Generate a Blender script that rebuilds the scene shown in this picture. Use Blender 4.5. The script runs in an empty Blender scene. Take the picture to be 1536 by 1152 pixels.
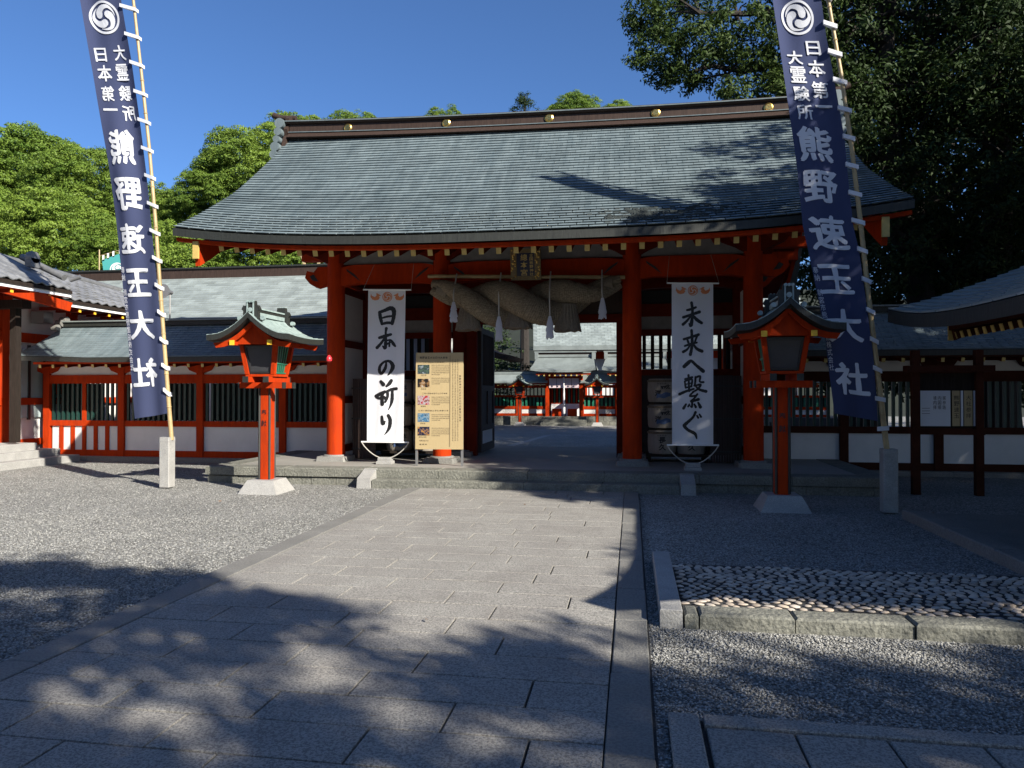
import bpy, bmesh, math, random
import numpy as np
from mathutils import Vector, Matrix, Euler

# ------------------------------------------------------------------ camera
F = 1106.0; YAW = math.radians(9.25); PITCH = math.radians(0.62); H = 1.6
sc = bpy.context.scene
COL = sc.collection
cam_d = bpy.data.cameras.new('camera'); cam = bpy.data.objects.new('camera', cam_d); COL.objects.link(cam)
cam_d.sensor_width = 36; cam_d.lens = F/1536*36; cam_d.clip_start = 0.05; cam_d.clip_end = 3000
cam.location = (0, 0, H); cam.rotation_euler = (math.pi/2+PITCH, 0, YAW)
sc.camera = cam

# ------------------------------------------------------------------ sun, sky, exposure
SEL = math.radians(30.5); SAZ = math.radians(125.6)      # azimuth from +Y towards +X
S = Vector((math.sin(SAZ)*math.cos(SEL), math.cos(SAZ)*math.cos(SEL), math.sin(SEL)))
sun_d = bpy.data.lights.new('sun', 'SUN'); sun = bpy.data.objects.new('sun', sun_d); COL.objects.link(sun)
sun_d.energy = 5.0; sun_d.angle = math.radians(0.53); sun_d.color = (1.0, 0.93, 0.82)
sun.rotation_euler = S.to_track_quat('Z', 'Y').to_euler(); sun.location = (20, -15, 20)
world = bpy.data.worlds.new('World'); sc.world = world; world.use_nodes = True
wn = world.node_tree.nodes; wl = world.node_tree.links
sky = wn.new('ShaderNodeTexSky'); sky.sky_type = 'NISHITA'; sky.sun_disc = False
sky.sun_elevation = SEL; sky.sun_rotation = SAZ
sky.altitude = 0; sky.air_density = 0.8; sky.dust_density = 0.8; sky.ozone_density = 9.0
wl.new(sky.outputs[0], wn['Background'].inputs[0]); wn['Background'].inputs[1].default_value = 0.08
sc.view_settings.view_transform = 'Standard'; sc.view_settings.look = 'None'
sc.view_settings.exposure = 1.1; sc.view_settings.gamma = 1; sc.view_settings.use_curve_mapping = False
sc.cycles.max_bounces = 6; sc.cycles.diffuse_bounces = 3; sc.cycles.transparent_max_bounces = 8

R = random.Random(7)
NR = np.random.default_rng(11)

# ------------------------------------------------------------------ helpers
def ray(px, py):
    x = (px-768)/F; y = (576-py)/F
    f = math.cos(PITCH)-y*math.sin(PITCH); u = math.sin(PITCH)+y*math.cos(PITCH)
    return x*math.cos(YAW)-f*math.sin(YAW), x*math.sin(YAW)+f*math.cos(YAW), u
def atY(px, py, Y):
    r = ray(px, py); t = Y/r[1]; return Vector((r[0]*t, Y, H+r[2]*t))
def atZ(px, py, Z=0.0):
    r = ray(px, py); t = (Z-H)/r[2]; return Vector((r[0]*t, r[1]*t, Z))

WL = {}
def wloc(p): return WL.get(p.name, Vector((0, 0, 0))) if p else Vector((0, 0, 0))

def thing(name, label, cat, loc=(0, 0, 0), group=None):
    o = bpy.data.objects.new(name, None); COL.objects.link(o); o.location = loc
    o.empty_display_size = 0.2
    o['label'] = label; o['category'] = cat
    if group: o['group'] = group
    WL[o.name] = Vector(loc); return o

def tag(o, label=None, cat=None, group=None, kind=None):
    if label: o['label'] = label
    if cat: o['category'] = cat
    if group: o['group'] = group
    if kind: o['kind'] = kind
    return o

def piece(name, me, loc, rot=(0, 0, 0), parent=None, scale=(1, 1, 1)):
    """an object that shares mesh data with its alike pieces"""
    o = bpy.data.objects.new(name, me); COL.objects.link(o); o['piece'] = 1.0
    L = Vector(loc); o.location = L-wloc(parent); o.rotation_euler = rot; o.scale = scale
    if parent: o.parent = parent
    WL[o.name] = L
    return o

class MB:
    def __init__(s): s.v = []; s.f = []
    def add(s, vs, fs):
        n = len(s.v); s.v += [tuple(v) for v in vs]; s.f += [tuple(i+n for i in f) for f in fs]; return s
    def box(s, c, d, rz=0.0, ch=0.0, top=None):
        x, y, z = d[0]/2, d[1]/2, d[2]/2
        if ch:
            c2 = ch
            pr = [(-x+c2, -y), (x-c2, -y), (x, -y+c2), (x, y-c2), (x-c2, y), (-x+c2, y), (-x, y-c2), (-x, -y+c2)]
        else: pr = [(-x, -y), (x, -y), (x, y), (-x, y)]
        k = top if top else (1, 1)
        n = len(pr); vs = []
        cs, sn = math.cos(rz), math.sin(rz)
        for zz, kk in ((-z, (1, 1)), (z, k)):
            for a, b in pr:
                a *= kk[0]; b *= kk[1]
                vs.append((c[0]+a*cs-b*sn, c[1]+a*sn+b*cs, c[2]+zz))
        fs = [tuple(range(n-1, -1, -1)), tuple(range(n, 2*n))]+[(i, (i+1) % n, (i+1) % n+n, i+n) for i in range(n)]
        return s.add(vs, fs)
    def b2(s, x0, x1, y0, y1, z0, z1): return s.box(((x0+x1)/2, (y0+y1)/2, (z0+z1)/2), (abs(x1-x0), abs(y1-y0), abs(z1-z0)))
    def slab(s, x0, x1, y0, y1, z0, z1, b=0.008):
        vs = [(x0, y0, z0), (x1, y0, z0), (x1, y1, z0), (x0, y1, z0), (x0, y0, z1-b), (x1, y0, z1-b), (x1, y1, z1-b), (x0, y1, z1-b),
              (x0+b, y0+b, z1), (x1-b, y0+b, z1), (x1-b, y1-b, z1), (x0+b, y1-b, z1)]
        fs = [(8, 9, 10, 11)]
        for i in range(4):
            j = (i+1) % 4; fs += [(i, j, j+4, i+4), (i+4, j+4, j+8, i+8)]
        return s.add(vs, fs)
    def tube(s, pts, rad, n=10, caps=True):
        pts = [Vector(p) for p in pts]
        if not hasattr(rad, '__len__'): rad = [rad]*len(pts)
        vs = []; fs = []
        t0 = (pts[1]-pts[0]).normalized()
        a = t0.orthogonal().normalized()
        for i, p in enumerate(pts):
            t = (pts[min(i+1, len(pts)-1)]-pts[max(i-1, 0)]).normalized()
            a = (a-t*a.dot(t)); a = a.normalized() if a.length > 1e-6 else t.orthogonal().normalized()
            b = t.cross(a)
            for k in range(n):
                th = 2*math.pi*k/n; vs.append(p+(a*math.cos(th)+b*math.sin(th))*rad[i])
        for i in range(len(pts)-1):
            for k in range(n):
                k2 = (k+1) % n; fs.append((i*n+k, i*n+k2, (i+1)*n+k2, (i+1)*n+k))
        if caps:
            fs.append(tuple(range(n-1, -1, -1))); fs.append(tuple(range((len(pts)-1)*n, len(pts)*n)))
        return s.add(vs, fs)
    def lathe(s, c, prof, n=16, axis='Z'):
        vs = []; fs = []
        for r, h in prof:
            for k in range(n):
                th = 2*math.pi*k/n
                if axis == 'Z': vs.append((c[0]+r*math.cos(th), c[1]+r*math.sin(th), c[2]+h))
                elif axis == 'Y': vs.append((c[0]+r*math.cos(th), c[1]+h, c[2]+r*math.sin(th)))
                else: vs.append((c[0]+h, c[1]+r*math.cos(th), c[2]+r*math.sin(th)))
        for i in range(len(prof)-1):
            for k in range(n):
                k2 = (k+1) % n; fs.append((i*n+k, i*n+k2, (i+1)*n+k2, (i+1)*n+k))
        fs.append(tuple(range(n-1, -1, -1))); fs.append(tuple(range((len(prof)-1)*n, len(prof)*n)))
        return s.add(vs, fs)
    def prism(s, poly, y0, y1, axis='Y'):
        """polygon in the (x, z) plane pulled from y0 to y1; axis X: polygon in (y, z)"""
        n = len(poly)
        if axis == 'Y': vs = [(a, y0, b) for a, b in poly]+[(a, y1, b) for a, b in poly]
        elif axis == 'X': vs = [(y0, a, b) for a, b in poly]+[(y1, a, b) for a, b in poly]
        else: vs = [(a, b, y0) for a, b in poly]+[(a, b, y1) for a, b in poly]
        fs = [tuple(range(n)), tuple(range(2*n-1, n-1, -1))]+[(i, i+n, (i+1) % n+n, (i+1) % n) for i in range(n)]
        return s.add(vs, fs)
    def hexa(s, p):   # 8 points: bottom 4 then top 4
        return s.add(p, [(3, 2, 1, 0), (4, 5, 6, 7), (0, 1, 5, 4), (1, 2, 6, 5), (2, 3, 7, 6), (3, 0, 4, 7)])
    def quad(s, a, b, c, d): return s.add([a, b, c, d], [(0, 1, 2, 3)])
    def sheet(s, fn, nu, nv):
        vs = [fn(i/nu, j/nv) for j in range(nv+1) for i in range(nu+1)]
        fs = [(j*(nu+1)+i, j*(nu+1)+i+1, (j+1)*(nu+1)+i+1, (j+1)*(nu+1)+i) for j in range(nv) for i in range(nu)]
        return s.add(vs, fs)
    def thick(s, fn, nu, nv, off):
        """closed shell: sheet fn and the same shifted by off(u,v)"""
        m = (nu+1)*(nv+1); n0 = len(s.v)
        P = [Vector(fn(i/nu, j/nv)) for j in range(nv+1) for i in range(nu+1)]
        Q = [p+Vector(off) for p in P]
        fs = []
        for j in range(nv):
            for i in range(nu):
                a = j*(nu+1)+i; b = a+1; c = b+nu+1; d = a+nu+1
                fs.append((a, b, c, d)); fs.append((a+m, d+m, c+m, b+m))
        for i in range(nu):
            a = i; b = i+1; fs.append((b, a, a+m, b+m))
            a = nv*(nu+1)+i; b = a+1; fs.append((a, b, b+m, a+m))
        for j in range(nv):
            a = j*(nu+1); b = a+nu+1; fs.append((a, b, b+m, a+m))
            a = j*(nu+1)+nu; b = a+nu+1; fs.append((b, a, a+m, b+m))
        return s.add(P+Q, fs)
    def mesh(s, name, m, smooth=False, origin=(0, 0, 0), fix=True):
        me = bpy.data.meshes.new(name); O = Vector(origin)
        me.from_pydata([tuple(Vector(v)-O) for v in s.v], [], s.f)
        if fix:
            bm = bmesh.new(); bm.from_mesh(me); bmesh.ops.recalc_face_normals(bm, faces=bm.faces); bm.to_mesh(me); bm.free()
        if m: me.materials.append(m)
        if smooth:
            for p in me.polygons: p.use_smooth = True
            try: me.set_sharp_from_angle(angle=math.radians(38))
            except Exception: pass
        return me
    def build(s, name, m, parent=None, smooth=False, loc=None):
        L = wloc(parent) if parent else Vector(loc or (0, 0, 0))
        me = s.mesh(name, m, smooth, L)
        o = bpy.data.objects.new(name, me); COL.objects.link(o)
        if parent: o.parent = parent
        else: o.location = L
        WL[o.name] = L
        return o

def npmesh(name, V, Fq, m, tint=None, k=4):
    me = bpy.data.meshes.new(name)
    V = np.asarray(V, dtype=np.float32); Fq = np.asarray(Fq, dtype=np.int32)
    me.vertices.add(len(V)); me.vertices.foreach_set('co', V.ravel())
    me.loops.add(Fq.size); me.loops.foreach_set('vertex_index', Fq.ravel())
    me.polygons.add(len(Fq)); me.polygons.foreach_set('loop_start', np.arange(0, Fq.size, k, dtype=np.int32))
    me.polygons.foreach_set('loop_total', np.full(len(Fq), k, dtype=np.int32))
    if tint is not None:
        a = me.attributes.new('tint', 'FLOAT', 'POINT'); a.data.foreach_set('value', np.asarray(tint, dtype=np.float32))
    me.update(calc_edges=True); me.validate()
    if m: me.materials.append(m)
    return me

def copy_tree(o, loc=None, parent=None, label=None, group=None):
    c = o.copy(); COL.objects.link(c)
    if parent: c.parent = parent
    if loc is not None: c.location = loc
    if label: c['label'] = label
    if group: c['group'] = group
    for ch in o.children: copy_tree(ch, None, c)
    return c

# ------------------------------------------------------------------ materials
def mat(name, col, rough=0.7, metal=0.0, noise=0.0, nscale=6.0, bump=0.0, bscale=60.0, col2=None, vary=0.0, stretch=None, spec=None, grain=None):
    m = bpy.data.materials.new(name); m.use_nodes = True; N = m.node_tree.nodes; Lk = m.node_tree.links
    B = N['Principled BSDF']; B.inputs['Roughness'].default_value = rough; B.inputs['Metallic'].default_value = metal
    if spec is not None: B.inputs['Specular IOR Level'].default_value = spec
    tc = N.new('ShaderNodeTexCoord'); src = tc.outputs['Object']
    geo = N.new('ShaderNodeNewGeometry'); src = geo.outputs['Position']
    if stretch:
        mp = N.new('ShaderNodeMapping'); mp.inputs['Scale'].default_value = stretch; Lk.new(src, mp.inputs[0]); src = mp.outputs[0]
    base = N.new('ShaderNodeRGB'); base.outputs[0].default_value = (*col, 1); out = base.outputs[0]
    def mixc(fac, a, bcol, blend='MIX'):
        mx = N.new('ShaderNodeMix'); mx.data_type = 'RGBA'; mx.blend_type = blend
        if isinstance(fac, float): mx.inputs[0].default_value = fac
        else: Lk.new(fac, mx.inputs[0])
        Lk.new(a, mx.inputs[6])
        if isinstance(bcol, tuple): mx.inputs[7].default_value = (*bcol, 1)
        else: Lk.new(bcol, mx.inputs[7])
        return mx.outputs[2]
    if noise or col2:
        nz = N.new('ShaderNodeTexNoise'); nz.inputs['Scale'].default_value = nscale; nz.inputs['Detail'].default_value = 5
        nz.inputs['Roughness'].default_value = 0.65; Lk.new(src, nz.inputs['Vector'])
        mr = N.new('ShaderNodeMapRange'); mr.inputs[1].default_value = 0.35; mr.inputs[2].default_value = 0.65; Lk.new(nz.outputs[0], mr.inputs[0])
        c2 = col2 or tuple(c*(1-noise) for c in col)
        out = mixc(mr.outputs[0], out, c2)
    if grain:   # (scale, dark colour, amount)
        g = N.new('ShaderNodeTexNoise'); g.inputs['Scale'].default_value = grain[0]; g.inputs['Detail'].default_value = 3; g.inputs['Roughness'].default_value = 0.8
        Lk.new(geo.outputs['Position'], g.inputs['Vector'])
        gr = N.new('ShaderNodeMapRange'); gr.inputs[1].default_value = 0.47; gr.inputs[2].default_value = 0.56; gr.inputs[3].default_value = 0; gr.inputs[4].default_value = grain[2]
        Lk.new(g.outputs[0], gr.inputs[0]); out = mixc(gr.outputs[0], out, grain[1])
    if vary:
        at = N.new('ShaderNodeAttribute'); at.attribute_name = 'tint'
        pc = N.new('ShaderNodeAttribute'); pc.attribute_type = 'OBJECT'; pc.attribute_name = 'piece'
        oi = N.new('ShaderNodeObjectInfo'); mf = N.new('ShaderNodeMix')
        Lk.new(pc.outputs['Fac'], mf.inputs[0]); Lk.new(at.outputs['Fac'], mf.inputs[2]); Lk.new(oi.outputs['Random'], mf.inputs[3])
        v = N.new('ShaderNodeMapRange'); v.inputs[3].default_value = 1-vary; v.inputs[4].default_value = 1+vary*0.6; Lk.new(mf.outputs[0], v.inputs[0])
        cb = N.new('ShaderNodeCombineColor')
        for i in range(3): Lk.new(v.outputs[0], cb.inputs[i])
        out = mixc(1.0, out, cb.outputs[0], 'MULTIPLY')
    Lk.new(out, B.inputs['Base Color'])
    if bump:
        nb = N.new('ShaderNodeTexNoise'); nb.inputs['Scale'].default_value = bscale; nb.inputs['Detail'].default_value = 4; Lk.new(src, nb.inputs['Vector'])
        bp = N.new('ShaderNodeBump'); bp.inputs['Strength'].default_value = bump; bp.inputs['Distance'].default_value = 0.02
        Lk.new(nb.outputs[0], bp.inputs['Height']); Lk.new(bp.outputs[0], B.inputs['Normal'])
    return m

M = {}
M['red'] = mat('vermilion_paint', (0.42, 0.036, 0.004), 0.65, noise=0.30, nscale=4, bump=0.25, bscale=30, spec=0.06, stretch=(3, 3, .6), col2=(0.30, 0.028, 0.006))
M['dark_red'] = mat('dark_vermilion', (0.14, 0.014, 0.005), 0.7, noise=0.35, nscale=3, bump=0.2, bscale=25, spec=0.08)  # darker vermilion for inner rows, rafters and rails
M['old_shaded_wood'] = mat('shade_darkened_red_wood', (0.060, 0.018, 0.010), 0.8, noise=0.35, nscale=4, bump=0.2, bscale=25, spec=0.08)  # old red wood, colour darkened further for the shade on the right
M['grey_plaster'] = mat('dull_grey_plaster', (0.26, 0.25, 0.235), 0.9, noise=0.25, nscale=4)  # greyer than the white plaster, for panels inside the gate
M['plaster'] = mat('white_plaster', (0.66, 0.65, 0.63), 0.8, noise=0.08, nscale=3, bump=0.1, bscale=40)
M['copper'] = mat('roof_copper', (0.165, 0.205, 0.215), 0.55, noise=0.3, nscale=3.0, vary=0.14, stretch=(2.4, 0.30, 0.30), col2=(0.112, 0.146, 0.158), spec=0.3, bump=0.1, bscale=20)
M['copper_light'] = mat('pale_copper_roof', (0.27, 0.31, 0.30), 0.5, noise=0.25, nscale=2.5, vary=0.2, bump=0.1, bscale=20)
M['copper_mint'] = mat('verdigris_copper', (0.30, 0.375, 0.36), 0.5, col2=(0.20, 0.265, 0.255), nscale=9, bump=0.15, bscale=30)
M['copper_dark'] = mat('weathered_copper_edge', (0.022, 0.025, 0.021), 0.6, noise=0.5, nscale=7, bump=0.25, bscale=18, stretch=(6, 6, 0.6))
M['ridge'] = mat('brown_ridge_copper', (0.052, 0.034, 0.027), 0.6, noise=0.4, nscale=10, spec=0.2, stretch=(5, 5, 0.5), bump=0.1)
M['moss'] = mat('moss_patch', (0.035, 0.045, 0.045), 0.9, noise=0.5, nscale=18, bump=0.5, bscale=50)
M['bare_wood'] = mat('dark_weathered_wood', (0.030, 0.023, 0.019), 0.85, spec=0.1, noise=0.4, nscale=5, stretch=(8, 8, 0.7), bump=0.3, bscale=14)
M['brown_wood'] = mat('brown_boards', (0.055, 0.032, 0.025), 0.7, noise=0.4, nscale=6, stretch=(10, 10, 0.8), bump=0.2, bscale=16, vary=0.2)
M['gold'] = mat('gold_leaf', (0.75, 0.52, 0.16), 0.3, metal=1.0, noise=0.2, nscale=30)
M['ochre'] = mat('ochre_paint', (0.55, 0.40, 0.12), 0.5, noise=0.15, nscale=20)
M['yellow'] = mat('yellow_paint', (0.80, 0.48, 0.03), 0.5, noise=0.1, nscale=20)
M['granite'] = mat('granite_paving', (0.50, 0.485, 0.44), 0.8, col2=(0.40, 0.38, 0.345), nscale=1.6, vary=0.30, grain=(75, (0.15, 0.145, 0.14), 0.75), spec=0.3, bump=0.5, bscale=90)
M['kerb'] = mat('kerb_stone', (0.25, 0.245, 0.225), 0.8, noise=0.2, nscale=2, vary=0.15, grain=(60, (0.12, 0.12, 0.115), 0.6), bump=0.5, bscale=60)
M['rough_stone'] = mat('rough_platform_stone', (0.26, 0.26, 0.22), 0.85, noise=0.35, nscale=4, vary=0.18, grain=(40, (0.09, 0.095, 0.08), 0.6), bump=0.9, bscale=28)
M['pale_stone'] = mat('pale_granite', (0.36, 0.355, 0.335), 0.75, noise=0.2, nscale=5, grain=(80, (0.20, 0.20, 0.20), 0.6), bump=0.35, bscale=60)
M['floor'] = mat('platform_floor', (0.30, 0.29, 0.26), 0.8, noise=0.2, nscale=1.2, bump=0.2, bscale=30, vary=0.1)
M['soil'] = mat('dark_joint_soil', (0.05, 0.048, 0.04), 0.95, noise=0.4, nscale=12, bump=0.4)
M['mortar'] = mat('dark_mortar', (0.045, 0.045, 0.045), 0.95, noise=0.4, nscale=20, bump=0.5)
M['pebble'] = mat('river_pebble', (0.48, 0.385, 0.29), 0.65, noise=0.25, nscale=9, col2=(0.40, 0.37, 0.33), vary=0.4, bump=0.1)
M['tile'] = mat('grey_clay_tile', (0.20, 0.205, 0.21), 0.38, noise=0.3, nscale=6, vary=0.28, bump=0.1)
M['green'] = mat('green_lattice_paint', (0.015, 0.16, 0.095), 0.5, noise=0.2, nscale=6)
M['dark_green'] = mat('dark_green_lattice', (0.008, 0.04, 0.032), 0.5, noise=0.2, nscale=6)
M['black'] = mat('black_metal', (0.02, 0.02, 0.02), 0.4)
M['dark_void'] = mat('near_black_backing', (0.012, 0.011, 0.011), 0.8)  # near-black colour standing in for darkness behind slats
M['white'] = mat('white_paint', (0.80, 0.80, 0.78), 0.5)
M['ink'] = mat('black_ink', (0.008, 0.008, 0.009), 0.5)
M['orange_ink'] = mat('orange_print', (0.62, 0.22, 0.09), 0.7)
M['straw'] = mat('old_straw', (0.36, 0.295, 0.205), 0.98, noise=0.6, nscale=30, stretch=(.6, 1, 3.0), bump=1.0, bscale=70, spec=0.1)
M['straw_dark'] = mat('dark_straw', (0.25, 0.205, 0.15), 0.98, noise=0.5, nscale=50, stretch=(3, 3, 0.3), bump=0.8, bscale=50)
M['barrel'] = mat('straw_mat_barrel', (0.33, 0.30, 0.26), 0.85, noise=0.2, nscale=12, bump=0.25, bscale=60, stretch=(3, 3, 0.6))
M['panel_paper'] = mat('dark_glazing', (0.045, 0.047, 0.052), 0.25, noise=0.2, nscale=6)
M['bamboo'] = mat('dry_bamboo', (0.42, 0.31, 0.15), 0.45, noise=0.3, nscale=5, bump=0.1)
M['bark'] = mat('dark_bark', (0.030, 0.024, 0.019), 0.95, noise=0.5, nscale=5, stretch=(4, 4, 0.8), bump=0.9, bscale=12)
M['board_wood'] = mat('pale_wood_board', (0.44, 0.34, 0.18), 0.65, noise=0.12, nscale=10, stretch=(20, 20, 0.4), bump=0.06)
M['rope'] = mat('hemp_cord', (0.40, 0.38, 0.34), 0.9)
M['teal'] = mat('teal_cloth', (0.06, 0.33, 0.31), 0.8)
M['pink'] = mat('pale_pink_cloth', (0.62, 0.50, 0.52), 0.8)
M['steel'] = mat('grey_steel', (0.28, 0.28, 0.28), 0.4, metal=0.6)
M['notice'] = mat('pale_notice_paper', (0.62, 0.64, 0.68), 0.7)
M['redp'] = mat('bright_red_plastic', (0.65, 0.03, 0.04), 0.3)
M['screen'] = mat('frosted_glass', (0.35, 0.42, 0.42), 0.2)

def cloth_mat(name, col, trans=0.25, fold=0.0):
    m = bpy.data.materials.new(name); m.use_nodes = True; N = m.node_tree.nodes; Lk = m.node_tree.links
    N.remove(N['Principled BSDF']); out = N['Material Output']
    geo = N.new('ShaderNodeNewGeometry'); w = N.new('ShaderNodeTexNoise'); w.inputs['Scale'].default_value = 900
    Lk.new(geo.outputs['Position'], w.inputs['Vector'])
    bp = N.new('ShaderNodeBump'); bp.inputs['Strength'].default_value = 0.2; bp.inputs['Distance'].default_value = 0.002; Lk.new(w.outputs[0], bp.inputs['Height'])
    d = N.new('ShaderNodeBsdfDiffuse'); t = N.new('ShaderNodeBsdfTranslucent'); mx = N.new('ShaderNodeMixShader')
    d.inputs[0].default_value = (*col, 1); t.inputs[0].default_value = (*col, 1); mx.inputs[0].default_value = trans
    Lk.new(bp.outputs[0], d.inputs['Normal'])
    Lk.new(d.outputs[0], mx.inputs[1]); Lk.new(t.outputs[0], mx.inputs[2]); Lk.new(mx.outputs[0], out.inputs[0])
    return m
M['navy'] = cloth_mat('navy_cloth', (0.062, 0.075, 0.145), 0.25)
M['white_cloth'] = cloth_mat('white_cloth', (0.74, 0.75, 0.78), 0.15)
M['shide'] = cloth_mat('white_cord_tassel', (0.62, 0.62, 0.66), 0.2)
M['navy_print'] = cloth_mat('white_dyed_cloth', (0.72, 0.74, 0.78), 0.25)

def leaf_mat(name, c1, c2, trans=0.3, rough=0.5):
    m = bpy.data.materials.new(name); m.use_nodes = True; N = m.node_tree.nodes; Lk = m.node_tree.links
    B = N['Principled BSDF']; out = N['Material Output']; B.inputs['Roughness'].default_value = rough
    B.inputs['Specular IOR Level'].default_value = 0.2
    at = N.new('ShaderNodeAttribute'); at.attribute_name = 'tint'
    oi = N.new('ShaderNodeObjectInfo'); ma = N.new('ShaderNodeMath'); ma.operation = 'MULTIPLY_ADD'; ma.inputs[1].default_value = 0.25
    Lk.new(oi.outputs['Random'], ma.inputs[0]); Lk.new(at.outputs['Fac'], ma.inputs[2])
    mx = N.new('ShaderNodeMix'); mx.data_type = 'RGBA'; Lk.new(ma.outputs[0], mx.inputs[0])
    mx.inputs[6].default_value = (*c1, 1); mx.inputs[7].default_value = (*c2, 1)
    Lk.new(mx.outputs[2], B.inputs['Base Color'])
    t = N.new('ShaderNodeBsdfTranslucent'); Lk.new(mx.outputs[2], t.inputs[0])
    ms = N.new('ShaderNodeMixShader'); ms.inputs[0].default_value = trans
    Lk.new(B.outputs[0], ms.inputs[1]); Lk.new(t.outputs[0], ms.inputs[2]); Lk.new(ms.outputs[0], out.inputs[0])
    return m
M['leaf_bright'] = leaf_mat('camphor_leaves', (0.045, 0.105, 0.016), (0.19, 0.27, 0.04), 0.3)
M['leaf_mid'] = leaf_mat('evergreen_leaves', (0.016, 0.036, 0.008), (0.060, 0.095, 0.020), 0.22, 0.6)
M['leaf_dark'] = leaf_mat('dark_evergreen_leaves', (0.008, 0.018, 0.006), (0.035, 0.062, 0.016), 0.18, 0.65)

def gravel_mat():
    m = bpy.data.materials.new('grey_gravel'); m.use_nodes = True; N = m.node_tree.nodes; Lk = m.node_tree.links
    B = N['Principled BSDF']; B.inputs['Roughness'].default_value = 0.85
    geo = N.new('ShaderNodeNewGeometry')
    vo = N.new('ShaderNodeTexVoronoi'); vo.inputs['Scale'].default_value = 62; Lk.new(geo.outputs['Position'], vo.inputs['Vector'])
    sep = N.new('ShaderNodeSeparateColor'); Lk.new(vo.outputs['Color'], sep.inputs[0])
    mr = N.new('ShaderNodeMapRange'); mr.inputs[3].default_value = 0.13; mr.inputs[4].default_value = 0.60; Lk.new(sep.outputs[0], mr.inputs[0])
    nz = N.new('ShaderNodeTexNoise'); nz.inputs['Scale'].default_value = 0.9; nz.inputs['Detail'].default_value = 6; Lk.new(geo.outputs['Position'], nz.inputs['Vector'])
    m2 = N.new('ShaderNodeMapRange'); m2.inputs[1].default_value = 0.3; m2.inputs[2].default_value = 0.7; m2.inputs[3].default_value = 0.82; m2.inputs[4].default_value = 1.12; Lk.new(nz.outputs[0], m2.inputs[0])
    mu = N.new('ShaderNodeMath'); mu.operation = 'MULTIPLY'; Lk.new(mr.outputs[0], mu.inputs[0]); Lk.new(m2.outputs[0], mu.inputs[1])
    dd = N.new('ShaderNodeMapRange'); dd.inputs[1].default_value = 0.0; dd.inputs[2].default_value = 0.75; dd.inputs[3].default_value = 1.1; dd.inputs[4].default_value = 0.35; Lk.new(vo.outputs['Distance'], dd.inputs[0])
    mu2 = N.new('ShaderNodeMath'); mu2.operation = 'MULTIPLY'; Lk.new(mu.outputs[0], mu2.inputs[0]); Lk.new(dd.outputs[0], mu2.inputs[1])
    cc = N.new('ShaderNodeMix'); cc.data_type = 'RGBA'; cc.blend_type = 'MULTIPLY'; cc.inputs[0].default_value = 1
    Lk.new(mu2.outputs[0], cc.inputs[6]); cc.inputs[7].default_value = (1.0, 1.0, 0.93, 1); Lk.new(cc.outputs[2], B.inputs['Base Color'])
    inv = N.new('ShaderNodeMath'); inv.operation = 'SUBTRACT'; inv.inputs[0].default_value = 1; Lk.new(vo.outputs['Distance'], inv.inputs[1])
    bp = N.new('ShaderNodeBump'); bp.inputs['Strength'].default_value = 0.8; bp.inputs['Distance'].default_value = 0.012; Lk.new(inv.outputs[0], bp.inputs['Height']); Lk.new(bp.outputs[0], B.inputs['Normal'])
    return m
M['gravel'] = gravel_mat()
M['stone_chip'] = mat('gravel_chip', (0.28, 0.28, 0.265), 0.85, vary=0.7)

# ------------------------------------------------------------------ text and brush
_tc = {}
def text_mesh(s, offset=0.0):
    k = (s, offset)
    if k in _tc: return _tc[k]
    cu = bpy.data.curves.new('lettering_source', 'FONT'); cu.body = s; cu.offset = offset; cu.resolution_u = 3
    cu.align_x = 'LEFT'
    o = bpy.data.objects.new('lettering_source', cu); COL.objects.link(o)
    dg = bpy.context.evaluated_depsgraph_get(); dg.update()
    me = bpy.data.meshes.new_from_object(o.evaluated_get(dg))
    V = [(v.co.x, v.co.y) for v in me.vertices]; Fc = [tuple(p.vertices) for p in me.polygons]
    bpy.data.objects.remove(o); bpy.data.curves.remove(cu); bpy.data.meshes.remove(me)
    if V:
        xs = [v[0] for v in V]; ys = [v[1] for v in V]; bb = (min(xs), max(xs), min(ys), max(ys))
    else: bb = (0, 1, 0, 1)
    _tc[k] = (V, Fc, bb); return _tc[k]

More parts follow.
